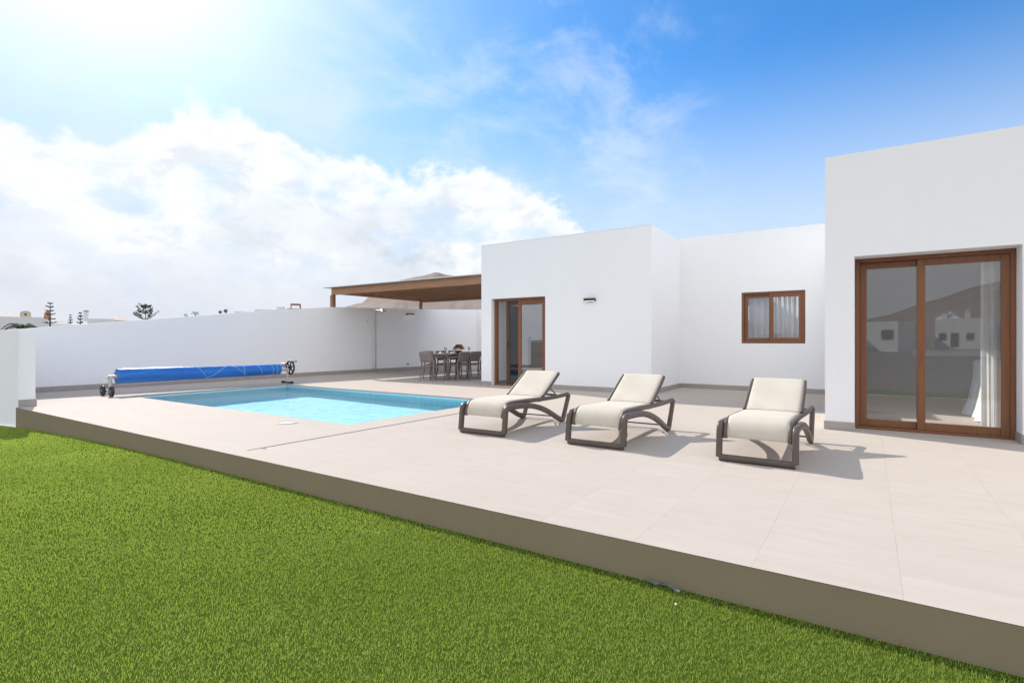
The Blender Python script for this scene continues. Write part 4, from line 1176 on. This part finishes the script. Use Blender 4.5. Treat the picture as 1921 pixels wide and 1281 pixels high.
m = MB(); x0, x1 = (546 - 557) * s160, (564 - 557) * s160; zb = at(0, 160, 578.5).z + .62; zt = at(0, 160, 569.5).z + .62
m.box(x0, x1, .4, 4, zt - .35, zt); m.box(x0, x0 + .3, .4, .7, zb - .299, zt - .351); m.box(x1 - .4, x1, .4, .7, zb - .299, zt - .351); m.obj('rooftop_shelter', M['pergola_post'], rt, True)
# houses across the open ground behind the viewer, mirrored in the glass
house('white box house with one square window across the open ground', (1.3, -92.0, 0), 5.6, 8, 4.4, R(198), group='houses across the open ground', wm_=M['far_white'], wins=[(-1.3, 1.4, 1.7, 1.6)], z0=-.9)
house('white house with shaded veranda and two chimneys across the open ground', (12.2, -98.0, 0), 6.0, 9, 4.9, R(198), group='houses across the open ground', wins=[(-1.6, 1.3, .9, 1.2), (.4, 0.2, 1.0, 2.3), (2.0, 1.3, .9, 1.2)], chim=[('stack', -1.2, 1.6, .7), ('stack', 1.8, 1.3, .7)], roof=[(1.5, 3.2, 3, 1.3, 'far_white')], z0=-.9)
house('low white house farther east across the open ground', (20.5, -105.0, 0), 5.5, 9, 4.6, R(198), group='houses across the open ground', chim=[('stack', 1.5, 1.8, .8)], wins=[(0, 1.3, 1.2, 1.2)], z0=-.9)
house('broad white house west across the open ground', (-24, -70.0, 0), 11, 9, 4.3, R(198), group='houses across the open ground', wins=[(-2.5, 1.1, 1.4, 1.2), (2.2, .0, 1.0, 2.2)], z0=-.9)
house('white house with wide shutters west of the box house', (-9, -88.0, 0), 7.5, 9, 4.1, R(198), group='houses across the open ground', wins=[(-1.6, 1.1, 1.3, 1.3), (1.8, 1.1, 1.3, 1.3)], z0=-.9)

lw = thing('low_wall', 'low white garden wall in front of the houses across the open ground', 'wall', (14, -66, -.9))
MB().rbox(4.5, 25, -66.2, -66.0, -.9, .12, .02).obj('wall', M['far_white'], lw)
MB().rbox(4.4, 25.1, -66.25, -65.95, .1205, .17, .01).obj('coping', M['roof_tile'], lw)

# ================================================================== trees beyond the wall
def pine(label, u, vbase, vtop, d, wpx, tiers, up, seed, dens=1.0):
    rr = random.Random(seed); s_ = d / 1002
    b = at(u, d); H = at(u, d, vtop).z + .62; z0 = at(u, d, vbase).z + .62
    t = thing('norfolk_pine', label, 'tree', (b.x, b.y, -.62), 'pines beyond the wall')
    MB().tube([(0, 0, 0), (.03, 0, H * .5), (0, 0.02, H)], [H * .022 + .03, H * .014 + .02, .015], 8).obj('trunk', M['bark'], t, True)
    m = MB(); Rm = wpx / 2 * s_
    for k in range(tiers):
        f = k / max(1, tiers - 1); zz = z0 + (H - z0) * (f ** .92) * .97
        L = Rm * (1 - .6 * f ** 1.6) * rr.uniform(.75, 1.1)
        nb = 6
        for q in range(nb):
            a = q * 2 * PI / nb + k * .5 + rr.uniform(-.2, .2); dv = Vector((math.cos(a), math.sin(a), 0)); Lk = L * rr.uniform(.75, 1.05)
            zj = zz + rr.uniform(-.10, .10) * (H - z0) / tiers; uj = up * rr.uniform(.4, 1.9)
            pts = [Vector((0, 0, zj)) + dv * Lk * s + Vector((0, 0, uj * Lk * s ** 1.6)) for s in (0, .35, .7, 1)]
            m.tube(pts, [.035, .03, .022, .01], 5)
            for _ in range(int(60 * dens)):
                s = rr.uniform(.38, 1.0); i = min(2, int(s * 3)); base_ = pts[i].lerp(pts[i + 1], s * 3 - i) if s < 1 else pts[3]
                c = base_ + Vector((rr.gauss(0, .05), rr.gauss(0, .05), rr.uniform(-.02, .12))) * (Rm * .9)
                e = Vector((rr.uniform(-1, 1), rr.uniform(-1, 1), rr.uniform(.1, 1))).normalized() * Rm * .13
                w = e.cross(Vector((rr.uniform(-1, 1), rr.uniform(-1, 1), rr.uniform(-1, 1)))).normalized() * Rm * .035
                m.add([c - w, c + w, c + e], [(0, 1, 2)])
    m.obj('crown', M['pine_leaf'], t, True)
    return t
pine('slim tiered pine standing at the corner of the white house', 93.5, 607, 568.5, 46, 24, 6, .16, 11, .3)
pine('small faint pine between the grey roof and its taller neighbour', 132, 612, 591, 90, 13, 5, .3, 12, .7)
pine('small bushy pine beside the capped white chimney', 150.5, 614, 588, 80, 15, 5, .5, 13)
pine('spreading pine with upswept branches behind the wall', 272.5, 600, 577.5, 52, 50, 3, .5, 17, .5)
def palm(label, u, vb, vt, d, wpx, n, seed, droop=.55, trunk_h=True, leafw=1.0):
    rr = random.Random(seed); s_ = d / 1002; b = at(u, d); zc = at(u, d, vb).z + .62; Rm = wpx / 2 * s_; up = (vb - vt) * s_
    t = thing('palm_tree', label, 'tree', (b.x, b.y, -.62), 'palms beyond the wall')
    MB().tube([(0, 0, 0), (.02, 0, zc * .5), (0, 0, zc)], [.14, .11, .10], 8).obj('trunk', M['bark'], t, True)
    m = MB()
    for k in range(n):
        a = k * 2 * PI / n + rr.uniform(-.25, .25); dv = Vector((math.cos(a), math.sin(a), 0)); L = Rm * rr.uniform(.75, 1.05); lift = up * rr.uniform(.5, 1.05)
        pts = [Vector((0, 0, zc)) + dv * L * s + Vector((0, 0, lift * math.sin(PI * min(1, s * .85)) - droop * up * s * s)) for s in [i / 8 for i in range(9)]]
        m.tube(pts, [.018 * Rm + .004] * 8 + [.003], 4)
        for i in range(1, 9):
            for sd_ in (-1, 1):
                for q in range(3):
                    c = pts[i].lerp(pts[i - 1], q / 3); side = dv.cross(Vector((0, 0, 1))) * sd_
                    ll = Rm * .34 * (1 - .5 * i / 9) * rr.uniform(.8, 1.1)
                    e = c + side * ll * .8 + dv * ll * .5 + Vector((0, 0, -ll * .55)); w = dv * Rm * .022 * leafw
                    m.add([c - w, c + w, e], [(0, 1, 2)])
    m.obj('frond_crown', M['palm_leaf'], t, True)
palm('low feathery palm just behind the wall at the left', 43, 616, 604.5, 17.5, 60, 13, 21, .6)
palm('tiny palm on the skyline left of its twin', 349, 596, 587, 110, 9, 9, 22, .3)
palm('tiny palm on the skyline with higher crown', 366.5, 592, 583, 110, 13, 9, 23, .3)
def ball(label, u, vb, vt, d, wpx, seed):
    rr = random.Random(seed); s_ = d / 1002; b = at(u, d); zt = at(u, d, vt).z + .62; zb = at(u, d, vb).z + .62; Rm = wpx / 2 * s_
    t = thing('round_tree', label, 'tree', (b.x, b.y, -.62), 'clipped trees on the skyline')
    MB().tube([(0, 0, 0), (0, 0, (zb + zt) / 2)], [.14, .07], 7).obj('trunk', M['bark'], t, True)
    m = MB(); c0 = Vector((0, 0, (zb + zt) / 2)); hz = (zt - zb) / 2
    for _ in range(420):
        v = Vector((rr.gauss(0, 1), rr.gauss(0, 1), rr.gauss(0, 1))).normalized() * rr.uniform(.45, 1.0) * (1 + .2 * math.sin(5 * rr.random()))
        c = c0 + Vector((v.x * Rm, v.y * Rm, v.z * hz)); e = Vector((rr.uniform(-1, 1), rr.uniform(-1, 1), rr.uniform(-1, 1))).normalized() * Rm * .3; w = e.cross(Vector((rr.random(), rr.random(), rr.random() + .1))).normalized() * Rm * .1
        m.add([c - w, c + w, c + e], [(0, 1, 2)])
    m.obj('crown', M['pine_leaf'], t, True)
ball('pale round tree on the skyline, left of the pair', 413, 588.5, 582.5, 120, 6.5, 31)
ball('dark round tree on the skyline, right of the pair', 423.5, 587, 579.5, 120, 7.5, 32)
